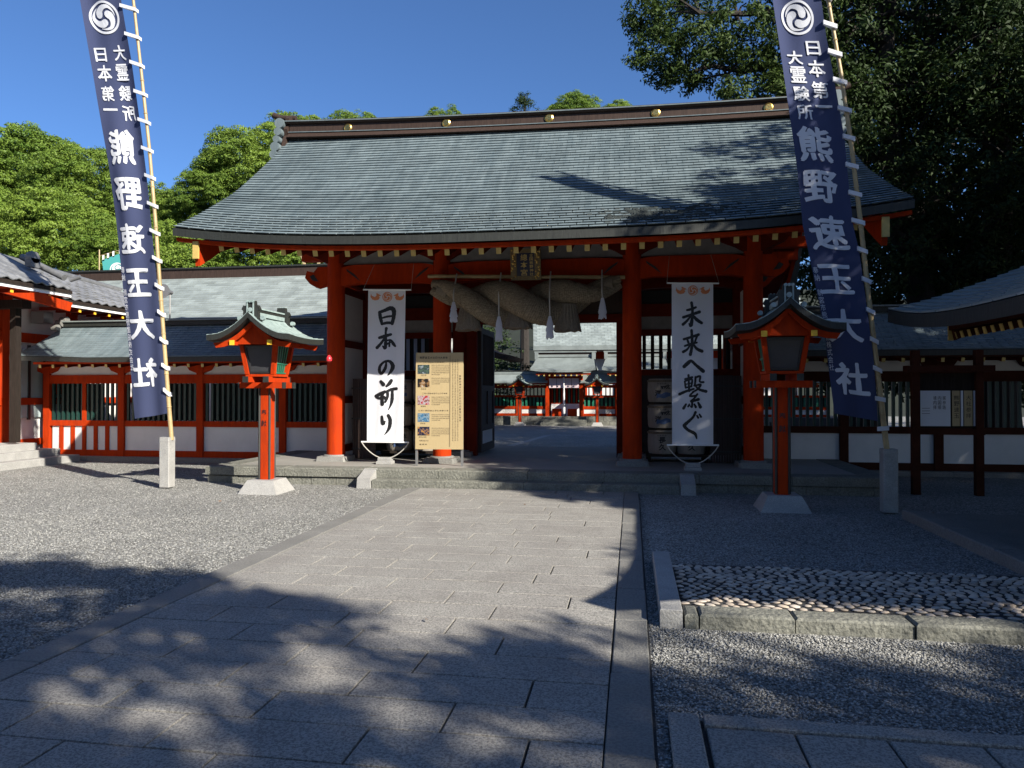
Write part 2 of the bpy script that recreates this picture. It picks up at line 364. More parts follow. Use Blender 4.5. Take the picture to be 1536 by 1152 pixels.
def glyph(mb, s, fn, box, offset=0.0, warp=0.0, sub=0.0, nsub=0.0):
    """put text s into box (x0,x1,y0,y1) of a 2-D space that fn maps to the world"""
    V, Fc, bb = text_mesh(s, offset)
    if not V: return
    x0, x1, y0, y1 = box; w = max(bb[1]-bb[0], 1e-3); h = max(bb[3]-bb[2], 1e-3)
    if s in '一ー': # keep the stroke thin
        ym = (y0+y1)/2; hh = abs(y1-y0)*0.1; y0, y1 = (ym-hh, ym+hh) if y0 < y1 else (ym+hh, ym-hh)
    V = [((x-bb[0])/w, (y-bb[2])/h) for x, y in V]
    if sub or nsub:
        gx_, gy_ = (1.0, 1.0) if nsub else (abs(x1-x0), abs(y1-y0)); sub = sub or nsub
        bm = bmesh.new(); bv = [bm.verts.new((x*gx_, y*gy_, 0)) for x, y in V]
        for f in Fc:
            try: bm.faces.new([bv[i] for i in f])
            except Exception: pass
        bmesh.ops.triangulate(bm, faces=bm.faces)
        for _ in range(4):
            es = [e for e in bm.edges if e.calc_length() > sub]
            if not es: break
            bmesh.ops.subdivide_edges(bm, edges=es, cuts=1); bmesh.ops.triangulate(bm, faces=bm.faces)
        bm.verts.index_update()
        V = [(v.co.x/gx_, v.co.y/gy_) for v in bm.verts]; Fc = [tuple(v.index for v in f.verts) for f in bm.faces]; bm.free()
    out = []
    for x, y in V:
        if warp:
            x, y = x+warp*math.sin(5*y+3*x+len(mb.v)*0.01), y+warp*math.sin(4*x+1)+0.10*warp*8*(x-0.5)
        out.append(fn(x0+(x1-x0)*x, y0+(y1-y0)*y))
    mb.add(out, Fc)

def bold(mb, s, fn3, box, r, n=8, warp=0.0, nsub=0.0):
    """heavy lettering: the glyph and copies of it pushed outwards by r"""
    for k in range(n+1):
        a = 2*math.pi*k/n; dx, dy = (r*math.cos(a), r*math.sin(a)) if k else (0, 0)
        glyph(mb, s, lambda x, y: fn3(x+dx*abs(box[1]-box[0]), y+dy*abs(box[3]-box[2]), .00012*k), box, 0.0, warp, 0, nsub)

def crom(P, n=6):
    P = [P[0]]+list(P)+[P[-1]]; out = []
    for i in range(1, len(P)-2):
        for k in range(n):
            t = k/n; a, b, c, d = (np.array(P[i+q], float) for q in (-1, 0, 1, 2))
            out.append(0.5*((2*b)+(-a+c)*t+(2*a-5*b+4*c-d)*t*t+(-a+3*b-3*c+d)*t**3))
    out.append(np.array(P[-2], float)); return out

def brush(mb, pts, fn, lift=0.0):
    """ribbon with round ends; pts are (x, y, width)"""
    Q = crom(pts); V = []; Fc = []
    for i, q in enumerate(Q):
        d = Q[min(i+1, len(Q)-1)][:2]-Q[max(i-1, 0)][:2]; l = math.hypot(*d) or 1; nx, ny = -d[1]/l, d[0]/l
        w = max(q[2], 1e-4)/2*(1+0.06*math.sin(i*2.3)); V += [(q[0]+nx*w, q[1]+ny*w), (q[0]-nx*w, q[1]-ny*w)]
    for i in range(len(Q)-1): Fc.append((2*i, 2*i+1, 2*i+3, 2*i+2))
    for q in (Q[0], Q[-1]):
        w = max(q[2], 1e-4)/2; n0 = len(V)
        V += [(q[0]+w*math.cos(2*math.pi*k/10), q[1]+w*math.sin(2*math.pi*k/10)) for k in range(10)]; Fc.append(tuple(range(n0, n0+10)))
    for idx, grp in ((0, Fc[:len(Q)-1]), (1, Fc[len(Q)-1:len(Q)]), (2, Fc[len(Q):])):
        mb.add([fn(x, y, lift+0.0003*idx) for x, y in V], grp)

def tomoe(mb, cx, cy, r, fn, flip=1, ring=True):
    if ring:
        for r0, r1 in ((0.86, 1.0),):
            n = 48; V = []
            for k in range(n):
                a = 2*math.pi*k/n; V += [fn(cx+r*r0*math.cos(a), cy+r*r0*math.sin(a), 0), fn(cx+r*r1*math.cos(a), cy+r*r1*math.sin(a), 0)]
            mb.add(V, [(2*k, 2*k+1, (2*k+3) % (2*n), (2*k+2) % (2*n)) for k in range(n)])
    for j in range(3):
        a0 = j*2*math.pi/3+0.5; P = []
        for k in range(9):
            t = k/8; a = a0+flip*t*2.5; rr = r*(0.33+0.39*min(1, t*1.6)); w = r*(0.50*(1-t)**1.1+0.03)
            if k == 0: w = r*0.44
            P.append((cx+rr*math.cos(a), cy+rr*math.sin(a), w))
        brush(mb, P, fn, 0.0003*(j+1))

# shared small meshes
def unit_box(name, m, dx, dy, dz, ch=0.0):
    return MB().box((0, 0, 0), (dx, dy, dz), 0, ch).mesh(name, m)

# ================================================================== THE SETTING
g = MB(); g.quad((-600, -300, 0), (600, -300, 0), (600, 900, 0), (-600, 900, 0))
ground = g.build('ground', M['gravel']); tag(ground, 'grey gravel ground of the shrine forecourt', kind='structure')

# path of granite slabs -------------------------------------------------------
p = MB(); p.b2(-3.63, 0.11, -1.5, 11.715, -0.05, 0.002)
path = p.build('path', M['mortar']); tag(path, 'granite slab path leading up to the gate', kind='structure')
y = 11.71; row = 0
while y > 0.9:
    dpt = 0.338+R.uniform(-0.015, 0.015)
    x = -3.385; first = True
    off = [0.55, 0.95, 0.7, 0.35, 0.85][row % 5]
    while x < -0.15:
        w = off*0.9 if first else R.uniform(0.72, 0.95)
        first = False
        x1 = min(x+w, -0.122)
        if -0.122-x1 < 0.3: x1 = -0.122
        gp = 0.0065
        zt = 0.03+R.uniform(-0.002, 0.002)
        MB().slab(x+gp, x1-gp, y-dpt+gp, y-gp, -0.04, zt, 0.0025).build('paving_slab', M['granite'], path)
        x = x1
    y -= dpt; row += 1
for side, (x0, x1) in enumerate(((-3.62, -3.392), (-0.120, 0.10))):
    y = 11.7
    while y > 0.9:
        L = R.uniform(0.8, 1.1)
        MB().slab(x0+R.uniform(-0.003, 0.003), x1+R.uniform(-0.008, 0.008), y-L+0.005, y-0.005, -0.05, 0.033+R.uniform(-0.003, 0.003), 0.006).build('kerb_stone', M['kerb'], path)
        y -= L

# lower right slab terrace -----------------------------------------------------
t = MB(); t.b2(0.165, 4.8, 0.8, 3.70, -0.05, 0.004)
side_path = t.build('side_path', M['mortar']); tag(side_path, 'bluish granite side path in the shade at lower right', kind='structure')
MB().slab(0.17, 0.315, 1.0, 3.695, -0.03, 0.04, 0.006).build('border_stone', M['granite'], side_path)
for x0, x1 in ((0.335, 2.3), (2.31, 4.7)): MB().slab(x0, x1, 3.585, 3.695, -0.03, 0.04, 0.006).build('border_stone', M['granite'], side_path)
for r_, (y0, y1) in enumerate(((3.06, 3.57), (2.5, 3.05), (1.9, 2.49))):
    x = 0.335; k = 0
    while x < 4.6:
        w = 0.4 if not (r_ % 2 and k == 0) else 0.2
        MB().slab(x+0.006, x+w-0.006, y0, y1, -0.03, 0.03+R.uniform(-0.002, 0.002), 0.006).build('paving_slab', M['granite'], side_path)
        x += w; k += 1

# pebble panel -----------------------------------------------------------------
b = MB(); b.b2(0.35, 3.32, 5.36, 6.68, -0.05, 0.082)
pebble_bed = b.build('pebble_pavement', M['mortar']); tag(pebble_bed, 'raised bed of set river pebbles beside the path', kind='structure')
MB().slab(0.185, 0.335, 5.12, 6.98, -0.05, 0.125, 0.006).build('border_stone', M['pale_stone'], pebble_bed)
x = 0.345
for w in (0.10, 0.62, 0.74, 0.70, 0.81):
    hx = MB(); hx.slab(x+0.005, x+w-0.005, 5.12+R.uniform(0, .02), 5.345, -0.05, 0.10+R.uniform(-.008, .004), 0.015)
    hx.build('kerb_stone', M['rough_stone'], pebble_bed); x += w
peb = []
for v in range(3):
    a = MB(); n1 = 8; pr = []
    for r, h in ((0.55, -0.35), (1.0, -0.05), (0.86, 0.5), (0.45, 0.85)): pr.append((r, h))
    a.lathe((0, 0, 0), pr, n1); me = a.mesh('pebble_shape', M['pebble'])
    for vv in me.vertices:
        vv.co.x *= 1+0.12*math.sin(vv.index*1.7+v); vv.co.y *= 1+0.1*math.cos(vv.index*2.1+v*2)
    for pp in me.polygons: pp.use_smooth = True
    peb.append(me)
spots = []
yy = 5.40; rw = 0
while yy < 6.66:
    pitch = 0.088 if yy < 5.5 else 0.078
    xx = 0.375+(rw % 2)*0.035
    while xx < 3.28:
        wave = 0.03*math.sin(xx*5+rw*0.4)
        spots.append((xx+R.uniform(-.010, .010), yy+wave+R.uniform(-.010, .010), pitch)); xx += pitch*R.uniform(0.92, 1.15)
    yy += 0.062 if yy > 5.5 else 0.075; rw += 1
spots = [s for s in spots if 5.375 < s[1] < 6.66]
spots.sort(key=lambda s: (s[1]**2+s[0]**2))
rest = MB()
for i, (a, c, pt) in enumerate(spots):
    sx, sy, szz = pt*0.44*R.uniform(.7, 1.1), 0.028*R.uniform(.75, 1.15), 0.013
    if i < 300: piece('pebble', peb[i % 3], (a, c, 0.087), (R.uniform(-.1, .1), R.uniform(-.1, .1), R.uniform(-.35, .35)), pebble_bed, (sx, sy, szz))
    else:
        n = len(rest.v); rz = R.uniform(-.35, .35); me = peb[i % 3]
        cs, sn = math.cos(rz), math.sin(rz)
        rest.add([(a+v.co.x*sx*cs-v.co.y*sy*sn, c+v.co.x*sx*sn+v.co.y*sy*cs, 0.087+v.co.z*szz) for v in me.vertices], [tuple(pp.vertices) for pp in me.polygons])
ro = rest.build('pebbles', M['pebble'], pebble_bed, smooth=True); ro['kind'] = 'stuff'
ta = ro.data.attributes.new('tint', 'FLOAT', 'POINT'); nv = len(peb[0].vertices)
ta.data.foreach_set('value', np.repeat(NR.random(len(ro.data.vertices)//nv+1), nv)[:len(ro.data.vertices)].astype(np.float32))

# loose gravel chips near the camera --------------------------------------------
def chips(name, zones, seed, smin, smax):
    rg = np.random.default_rng(seed); P = []
    for (x0, x1, y0, y1, dens, test) in zones:
        n = int((x1-x0)*(y1-y0)*dens); q = np.stack([rg.uniform(x0, x1, n), rg.uniform(y0, y1, n)], 1); P.append(q[test(q[:, 0], q[:, 1])])
    P = np.concatenate(P); n = len(P)
    base = np.array([[1, 0, 0], [-.5, .85, 0], [-.6, -.8, 0], [0.1, 0, .8], [0, 0, -.6]], float)
    base = np.array([[1, 0, .1], [.1, 1, -.1], [-1, .1, .1], [0, -1, 0], [.1, .1, .75], [0, 0, -.7]], float)
    Fc = np.array([[0, 1, 4], [1, 2, 4], [2, 3, 4], [3, 0, 4], [1, 0, 5], [2, 1, 5], [3, 2, 5], [0, 3, 5]])
    s = rg.uniform(smin, smax, (n, 1, 1)); V = base[None]*s*rg.uniform(.55, 1.25, (n, 6, 3))
    th = rg.uniform(0, 2*np.pi, n); c, sn = np.cos(th), np.sin(th)
    x = V[..., 0]*c[:, None]-V[..., 1]*sn[:, None]; yv = V[..., 0]*sn[:, None]+V[..., 1]*c[:, None]
    V = np.stack([x+P[:, 0:1], yv+P[:, 1:2], V[..., 2]*0.8+0.002+rg.uniform(0, .004, (n, 1))], -1).reshape(-1, 3)
    FF = (Fc[None]+(np.arange(n)*6)[:, None, None]).reshape(-1, 3)
    me = npmesh(name, V, FF, M['stone_chip'], np.repeat(rg.random(n), 6), 3)
    o = bpy.data.objects.new(name, me); COL.objects.link(o); return o
T = lambda x, y: (x == x)
gv = chips('gravel', [(0.12, 3.2, 3.72, 5.1, 5200, T), (0.12, 0.19, 1.5, 3.7, 3000, T), (0.12, 0.18, 5.1, 11.4, 3000, T), (-7.5, -3.63, 3.4, 6.2, 2300, lambda x, y: x > -y*1.12-0.3),
                      (-9.5, -3.63, 6.2, 8.6, 1000, lambda x, y: x > -y*1.12-0.3), (0.35, 3.3, 6.9, 9.5, 700, T), (-12.5, -3.66, 8.6, 11.9, 420, T), (-12.3, -7.6, 11.9, 15.2, 300, T)], 3, 0.006, 0.0125)
tag(gv, 'loose grey gravel chips around the paving', 'gravel', kind='stuff')
# small fallen leaves
lf = MB()
for (px, py) in ((700, 700), (330, 752), (478, 745), (787, 757), (90, 765), (855, 820), (1075, 838), (1400, 770), (560, 1075), (20, 1100), (640, 930)):
    q = atZ(px, py, 0.012) if px < 330 or px > 960 else atZ(px, py, 0.045)
    a = R.uniform(0, 6.28); l, w = R.uniform(.02, .035), R.uniform(.008, .014)
    c, s_ = math.cos(a), math.sin(a)
    lf.add([(q.x+c*l, q.y+s_*l, q.z+.008), (q.x-s_*w, q.y+c*w, q.z), (q.x-c*l, q.y-s_*l, q.z+.006), (q.x+s_*w, q.y-c*w, q.z+.012)], [(0, 1, 2, 3)])
tag(lf.build('fallen_leaves', mat('dead_leaf', (0.16, 0.08, 0.03), 0.7)), 'small dry brown leaves scattered on gravel and paving', 'leaves', kind='stuff')

# gate platform and steps --------------------------------------------------------
PX0, PX1, PY0, PY1, PZ = -7.45, 3.95, 12.0, 17.7, 0.29
pf = MB(); pf.b2(PX0+0.06, PX1-0.06, PY0+0.08, PY1, 0, PZ-0.02)
plat = pf.build('platform', M['mortar']); tag(plat, 'low stone platform under the gate', kind='structure')
x = PX0
for w in (1.5, 1.45, 1.3, 1.5, 1.25, 1.5, 1.4, 1.5):
    MB().slab(x+.004, min(x+w, PX1)-.004, PY0, PY0+0.42, 0.145, PZ, 0.015).build('edge_stone', M['rough_stone'], plat); x += w
for xs, xe in ((PX0, -4.5), (0.95, PX1)):
    x = xs+0.03
    while x < xe-0.1:
        w = min(R.uniform(.4, .62), xe-x)
        MB().slab(x+.004, x+w-.004, PY0+0.035+R.uniform(0, .015), PY0+0.3, -0.02, 0.135, 0.012).build('foundation_stone', M['rough_stone'], plat); x += w
for xs in (PX0, PX1-0.42):
    y = PY0+0.425
    while y < PY1-.2:
        MB().slab(xs, xs+0.42, y+.004, min(y+1.3, PY1)-.004, 0.145, PZ, 0.015).build('edge_stone', M['rough_stone'], plat)
        MB().slab(xs+.03, xs+0.39, y+.004, min(y+1.3, PY1)-.004, -.02, .135, 0.012).build('foundation_stone', M['rough_stone'], plat); y += 1.3
MB().slab(PX0+0.43, PX1-0.43, PY0+0.43, PY1, 0.2, PZ-0.003, 0.004).build('floor_surface', M['floor'], plat)
x = -4.27
for w in (1.25, 1.3, 1.25, 1.2):
    MB().slab(x+.003, x+w-.003, 11.72, PY0-0.003, -.02, 0.145, 0.012).build('step_stone', M['rough_stone'], plat); x += w
for xc in (-4.40, 0.855):
    MB().hexa([(xc-.12, 11.68, -.02), (xc+.12, 11.68, -.02), (xc+.12, 12.06, -.02), (xc-.12, 12.06, -.02), (xc-.11, 11.69, .17), (xc+.11, 11.69, .17), (xc+.11, 12.05, .30), (xc-.11, 12.05, .30)]).build('cheek_stone', M['pale_stone'], plat)

# ================================================================== THE GATE
CX = -1.76
gate = thing('shrine_gate', 'large vermilion shrine gate with sweeping grey copper roof, straddling the stone platform', 'gate', (CX, 14.7, PZ))
PXs = [CX-3.86, CX-1.76, CX+1.76, CX+3.86]; PYs = [13.45, 14.95, 16.45]
pil = MB().lathe((0, 0, 0), [(0.172, 0), (0.17, 2.2), (0.165, 3.95)], 28).mesh('pillar_shape', M['red'], True)
pil_d = MB().lathe((0, 0, 0), [(0.165, 0), (0.16, 3.95)], 24).mesh('inner_pillar_shape', M['dark_red'], True)
pl = MB(); pl.box((0, 0, 0.045), (0.60, 0.60, 0.09), 0, 0.03, (0.93, 0.93)); pl.lathe((0, 0, 0.09), [(0.24, 0), (0.215, 0.03)], 24)
plm = pl.mesh('plinth_shape', M['kerb'])
for j, Yp in enumerate(PYs):
    for Xp in PXs:
        piece('plinth', plm, (Xp, Yp, PZ-.003), parent=gate)
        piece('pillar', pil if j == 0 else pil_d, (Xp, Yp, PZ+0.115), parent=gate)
# front beams between pillars (with curved shoulders)
def beam(x0, x1, yc, z0, z1, th, m, name='beam', arch=0.05):
    n = 12; top = []; bot = []
    for i in range(n+1):
        u = i/n; e = max(0, 1-min(u, 1-u)*7)
        bot.append((x0+(x1-x0)*u, z0+arch*(1-e**1.5)*0.9)); top.append((x0+(x1-x0)*u, z1-arch*0.9*e**1.5))
    a = MB(); poly = bot+top[::-1]; a.prism(poly, yc-th/2, yc+th/2); return a.build(name, m, gate)
for i in range(3):
    a, b_ = PXs[i]+.14, PXs[i+1]-.14
    for j, Yp in enumerate(PYs):
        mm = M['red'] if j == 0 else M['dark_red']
        bo = beam(a, b_, Yp, 3.62, 4.02, 0.2, mm)
        if j == 0:   # carved dark crescents near the ends
            for sx, xx in ((1, a+.05), (-1, b_-.05)):
                cr = MB()
                pts = [(xx+sx*.05, 3.95), (xx+sx*.22, 3.84), (xx+sx*.34, 3.70), (xx+sx*.20, 3.80), (xx+sx*.07, 3.90)]
                cr.prism(pts, Yp-.104, Yp-.099)
                cr.build('carved_groove', M['black'], bo)
# plaster panels, brackets above the beams
for j, Yp in enumerate(PYs):
    for i in range(3):
        a, b_ = PXs[i]+.16, PXs[i+1]-.16
        MB().b2(a, b_, Yp-.03, Yp+.03, 4.04, 4.42).build('plaster_panel', M['grey_plaster'], gate)
        MB().b2(a-.05, b_+.05, Yp-.11, Yp+.11, 4.36, 4.52).build('wall_plate', M['dark_red'], gate)
    for Xp in PXs:
        MB().prism([(Xp-.62, 4.36), (Xp-.55, 4.24), (Xp-.3, 4.14), (Xp-.16, 4.06), (Xp+.16, 4.06), (Xp+.3, 4.14), (Xp+.55, 4.24), (Xp+.62, 4.36)], Yp-.12, Yp+.12).build('boat_bracket', M['dark_red'], gate)
# bracket noses projecting sideways and outwards
for Yp in PYs:
    for sx, Xp in ((-1, PXs[0]), (1, PXs[3])):
        pts = [(0, 3.66), (.22, 3.60), (.36, 3.68), (.46, 3.80), (.42, 3.93), (.28, 3.90), (.2, 4.0), (0, 4.0)]
        MB().prism([(Xp+sx*(.14+u), w) for u, w in pts], Yp-.09, Yp+.09).build('carved_beam_nose', M['red'], gate)
        MB().prism([(Xp+sx*(.14+u), w) for u, w in ((.18, 3.72), (.30, 3.74), (.36, 3.82), (.28, 3.86), (.24, 3.80))], Yp-.097, Yp-.092).build('carved_groove', M['black'], gate)
# side walls of the gate
for sx, Xp in ((-1, PXs[0]), (1, PXs[3])):
    for y0, y1 in ((13.6, 14.8), (15.1, 16.3)):
        MB().b2(Xp-.03, Xp+.03, y0, y1, 0.42, 3.6).build('plaster_panel', M['plaster'], gate)
        for z in (0.5, 1.45, 2.55, 3.6): MB().b2(Xp-.07, Xp+.07, y0, y1, z-.07, z+.07).build('rail', M['dark_red'], gate)
        MB().b2(Xp-.1, Xp+.1, y0, y1, 3.75, 4.42).build('tie_beam', M['dark_red'], gate)
# main (middle) wall of the side bays
for i in (0, 2):
    a, b_ = PXs[i]+.16, PXs[i+1]-.16; Yp = 14.95
    MB().b2(a, b_, Yp-.04, Yp+.04, 0.36, 1.93).build('board_wall', M['brown_wood'], gate)
    for z0, z1 in ((1.93, 2.05), (2.72, 2.84), (3.1, 3.35)): MB().b2(a, b_, Yp-.07, Yp+.07, z0, z1).build('rail', M['dark_red'], gate)
    MB().b2(a, b_, Yp-.025, Yp+.025, 2.84, 3.1).build('plaster_panel', M['grey_plaster'], gate)
    MB().b2(a, b_, Yp-.03, Yp+.03, 3.35, 3.62).build('board_wall', M['dark_void'], gate)
    sl = unit_box('lattice_slat_shape', M['bare_wood'], 0.07, 0.06, 0.66)
    n = int((b_-a)/0.155)
    for k in range(n): piece('lattice_slat', sl, (a+(k+.5)*(b_-a)/n, Yp, 2.385), parent=gate)
# central doorway: lintel, jambs, wall above, open leaves
MB().b2(PXs[1]+.16, PXs[2]-.16, 14.86, 15.04, 3.0, 3.16).build('lintel', M['dark_red'], gate)
MB().b2(PXs[1]+.16, PXs[2]-.16, 14.92, 14.98, 3.16, 3.62).build('board_wall', M['brown_wood'], gate)
MB().b2(PXs[1]+.15, PXs[1]+.36, 14.87, 15.03, PZ, 3.0).build('door_jamb', M['dark_red'], gate)
MB().b2(PXs[2]-.31, PXs[2]-.15, 14.87, 15.03, PZ, 3.0).build('door_jamb', M['dark_red'], gate)
def door_leaf(X0):
    d = MB(); x0, x1 = X0-.035, X0+.035
    for (y0, y1, z0, z1) in ((15.1, 15.22, .33, 2.95), (16.46, 16.58, .33, 2.95), (15.22, 16.46, .33, .5), (15.22, 16.46, .78, .9), (15.22, 16.46, 1.62, 1.74), (15.22, 16.46, 2.83, 2.95), (15.8, 15.88, .9, 1.62)):
        d.b2(x0, x1, y0, y1, z0, z1)
    o = d.build('door_leaf', M['brown_wood'], gate)
    MB().b2(x0+.025, x1-.025, 15.2, 16.48, .48, .8).build('door_panel', M['notice'], o)
    MB().b2(x0+.025, x1-.025, 15.2, 16.48, .88, 1.64).build('door_panel', M['brown_wood'], o)
    for k in range(9): MB().b2(x0+.02, x1-.02, 15.3+k*.135, 15.33+k*.135, 1.74, 2.83).build('slat', M['brown_wood'], o)
door_leaf(PXs[1]+.38); door_leaf(PXs[2]-.20)

# -------- roof
PROF = [(10.95, 4.03), (11.58, 4.42), (12.19, 4.84), (12.64, 5.18), (13.4, 5.80), (14.04, 6.35), (14.66, 6.92)]
def prof(v):
    a = v*(len(PROF)-1); i = min(int(a), len(PROF)-2); t = a-i
    p0 = PROF[max(i-1, 0)]; p1 = PROF[i]; p2 = PROF[i+1]; p3 = PROF[min(i+2, len(PROF)-1)]
    return tuple(0.5*((2*p1[k])+(-p0[k]+p2[k])*t+(2*p0[k]-5*p1[k]+4*p2[k]-p3[k])*t*t+(-p0[k]+3*p1[k]-3*p2[k]+p3[k])*t**3) for k in (0, 1))
def roofpt(u, v, back=False, lift=0.0):
    """u -1..1 across, v 0 eave .. 1 ridge"""
    v = min(max(v, 0.0), 1.0); Y, Z = prof(v); hw = 5.43+0.20*(1-v)**2
    X = CX+u*hw; Z += 0.26*abs(u)**3.2*(1-v)**1.3-0.012*(X-CX)*v+lift
    if back: Y = 14.76+(14.76-Y)*0.98
    return (X, Y, Z)
roof = MB().thick(lambda a, c: roofpt(2*a-1, c, lift=-.02), 40, 18, (0, 0, -0.12)).build('roof', M['copper_dark'], gate, smooth=True)
MB().thick(lambda a, c: roofpt(2*a-1, c, True), 30, 12, (0, 0, -0.2)).build('rear_roof', M['copper'], gate, smooth=True)
# shingles: 300 nearest as parts, the others joined
NROW = 40
arc = [0]; pv = prof(0)
for i in range(1, 201):
    q = prof(i/200); arc.append(arc[-1]+math.hypot(q[0]-pv[0], q[1]-pv[1])); pv = q
def v_at(s):
    s *= arc[-1]
    for i in range(200):
        if arc[i+1] >= s: return (i+(s-arc[i])/(arc[i+1]-arc[i]+1e-9))/200
    return 1.0
vs_ = [v_at(i/NROW) for i in range(NROW+1)]
sw = 0.27; sh = arc[-1]/NROW
shm = MB().hexa([(-sw/2+.003, .028, 0), (sw/2-.003, .028, 0), (sw/2-.003, sh*1.15, -.004), (-sw/2+.003, sh*1.15, -.004), (-sw/2+.003, 0, .026), (sw/2-.003, 0, .026), (sw/2-.003, sh*1.15, .004), (-sw/2+.003, sh*1.15, .004)]).mesh('shingle_shape', M['copper'])
mb = MB(); tint = []; cnt = 0
for i in range(NROW):
    v0, v1 = vs_[i], vs_[i+1]; ncol = 40; offs = (i % 3)/3.0
    for j in range(-1, ncol+1):
        x0 = -1+2*(j+offs)/ncol; x1 = x0+2/ncol
        x0, x1 = max(x0, -1), min(x1, 1)
        if x1-x0 < 0.008: continue
        full = x1-x0 > 1.99/ncol
        if cnt < 300 and i < 8 and full:
            cnt += 1
            A = Vector(roofpt((x0+x1)/2, v0, lift=.0)); B_ = Vector(roofpt((x0+x1)/2, v1)); C_ = Vector(roofpt(x1, v0)); D_ = Vector(roofpt(x0, v0))
            d = B_-A; e = C_-D_
            piece('shingle', shm, A, (math.atan2(d.z, d.y), -math.atan2(e.z, e.x), 0), roof)
        else:
            g_ = .003/5.4; a = [roofpt(x0+g_, v0), roofpt(x1-g_, v0), roofpt(x1-g_, v1+.004), roofpt(x0+g_, v1+.004)]
            lo = R.uniform(-.002, .003)
            up = [(q[0], q[1]-(.004 if k < 2 else 0), q[2]+(.026+lo if k < 2 else .001)) for k, q in enumerate(a)]
            mb.add([(q[0], q[1]+(.028 if k < 2 else 0), q[2]-.002) for k, q in enumerate(a)]+up, [(4, 5, 6, 7), (0, 1, 5, 4), (1, 2, 6, 5), (3, 0, 4, 7)])
            tint += [R.random()]*8
so = mb.build('shingles', M['copper'], roof); so['kind'] = 'stuff'
ta = so.data.attributes.new('tint', 'FLOAT', 'POINT'); ta.data.foreach_set('value', np.array(tint, dtype=np.float32))
# moss and debris patch near the right eave
mo = MB()
for k in range(230):
    u = 0.36+abs(R.gauss(0, .09))*R.choice((-.6, 1.3)); v = v_at(min(.33, max(.02, R.gauss(.10, .035))))
    q = roofpt(min(.93, max(.18, u)), v, lift=.012); s_ = R.uniform(.02, .075)
    mo.box((q[0], q[1], q[2]), (s_*R.uniform(1, 2.4), s_, .03), 0, s_*.2)
mo = mo.build('moss_patch', M['moss'], roof); mo['kind'] = 'stuff'
# eave board (red) and soffit
def eave_strip(v0, dz0, dz1, dy0, dy1, name, m):
    return MB().thick(lambda a, c: tuple(Vector(roofpt(2*a-1, 0))+Vector((0, dy0+(dy1-dy0)*c, dz0))), 40, 1, (0, 0, dz1-dz0)).build(name, m, gate)
eave_strip(0, -.205, -.145, .10, .20, 'eave_board', M['red'])
MB().thick(lambda a, c: (CX+(2*a-1)*5.15, 11.12+c*3.6, 3.855+c*3.6*.36+.20*abs(2*a-1)**3.2*(1-c)), 24, 6, (0, 0, .03)).build('soffit', M['dark_red'], gate)
MB().thick(lambda a, c: (CX+(2*a-1)*5.15, 18.4-c*3.6, 3.845+c*3.6*.36), 8, 4, (0, 0, .03)).build('soffit', M['dark_red'], gate)
rl = 3.75; ra = math.atan(.36)
rft = MB().box((0, rl/2, 0), (.075, rl, .10)).mesh('rafter_shape', M['dark_red']); cap = MB().box((0, -.006, 0), (.078, .012, .104)).mesh('rafter_tip_shape', M['ochre'])
nr = 37
for k in range(nr):
    u = -1+2*(k+.5)/nr; X = CX+u*5.05; z = 3.79+.2*abs(u)**3.2
    r_ = piece('rafter', rft, (X, 11.2, z), (ra, 0, 0), gate)
    tp = piece('rafter_tip', cap, (X, 11.2, z), (0, 0, 0), r_)
    tp.location = (0, 0, 0)
# bargeboards at both gables
for sx in (-1, 1):
    X = CX+sx*5.28
    top = []; bot = []
    for i in range(13):
        v = i/12; q = prof(v); top.append((q[0]+.12, q[1]-.23+.2*(1-v))); bot.append((q[0]+.16+.1*v, q[1]-.52+.16*(1-v)))
    for nm, f in (('bargeboard', lambda y: y), ('bargeboard', lambda y: 14.76+(14.76-y)*.98)):
        MB().prism([(f(a), b_) for a, b_ in top]+[(f(a), b_) for a, b_ in bot[::-1]], X-.04, X+.04, 'X').build(nm, M['red'], gate)
    MB().b2(X-.05, X+.05, 11.035, 11.07, 3.78, 4.06).build('bargeboard_cap', M['ochre'], gate)
    for Yp in PYs: MB().b2(min(X-sx*.05, PXs[0] if sx < 0 else PXs[3]), max(X-sx*.05, PXs[0] if sx < 0 else PXs[3]), Yp-.1, Yp+.1, 4.40, 4.60).build('purlin', M['red'], gate)
    gb = MB(); gb.prism([(13.2, 4.5), (16.3, 4.5), (14.76, 6.6)], PXs[0 if sx < 0 else 3]-.03, PXs[0 if sx < 0 else 3]+.03, 'X'); gb.build('gable_wall', M['plaster'], gate)
# ridge
rg = MB()
def ridge_box(z0, z1, hy, x0=-5.36, x1=5.36, m='ridge', name='ridge'):
    def zz(X, z): return 6.81+(z-6.86)*.88-0.012*(X-CX)+.06*abs((X-CX)/5.4)**2.5
    n = 16; P = []; Fc = []
    for i in range(n+1):
        X = CX+x0+(x1-x0)*i/n
        for (dy, z) in ((-hy[0], z0), (hy[0], z0), (hy[1], z1), (-hy[1], z1)): P.append((X, 14.76+dy, zz(X, z)))
    for i in range(n):
        for k in range(4): Fc.append((i*4+k, i*4+(k+1) % 4, (i+1)*4+(k+1) % 4, (i+1)*4+k))
    Fc += [(0, 1, 2, 3), (n*4+3, n*4+2, n*4+1, n*4)]
    return MB().add(P, Fc).build(name, m, gate)
ridge_box(6.86, 6.99, (.36, .26), m=M['ridge'])
ridge_box(6.993, 7.01, (.29, .29), m=M['copper'], name='ridge_moulding')
ridge_box(7.013, 7.21, (.23, .23), m=M['ridge'])
ridge_box(7.213, 7.245, (.27, .30), x0=-5.42, x1=5.42, m=M['ridge'])
ridge_box(7.248, 7.27, (.31, .31), x0=-5.45, x1=5.45, m=M['copper'], name='ridge_moulding')
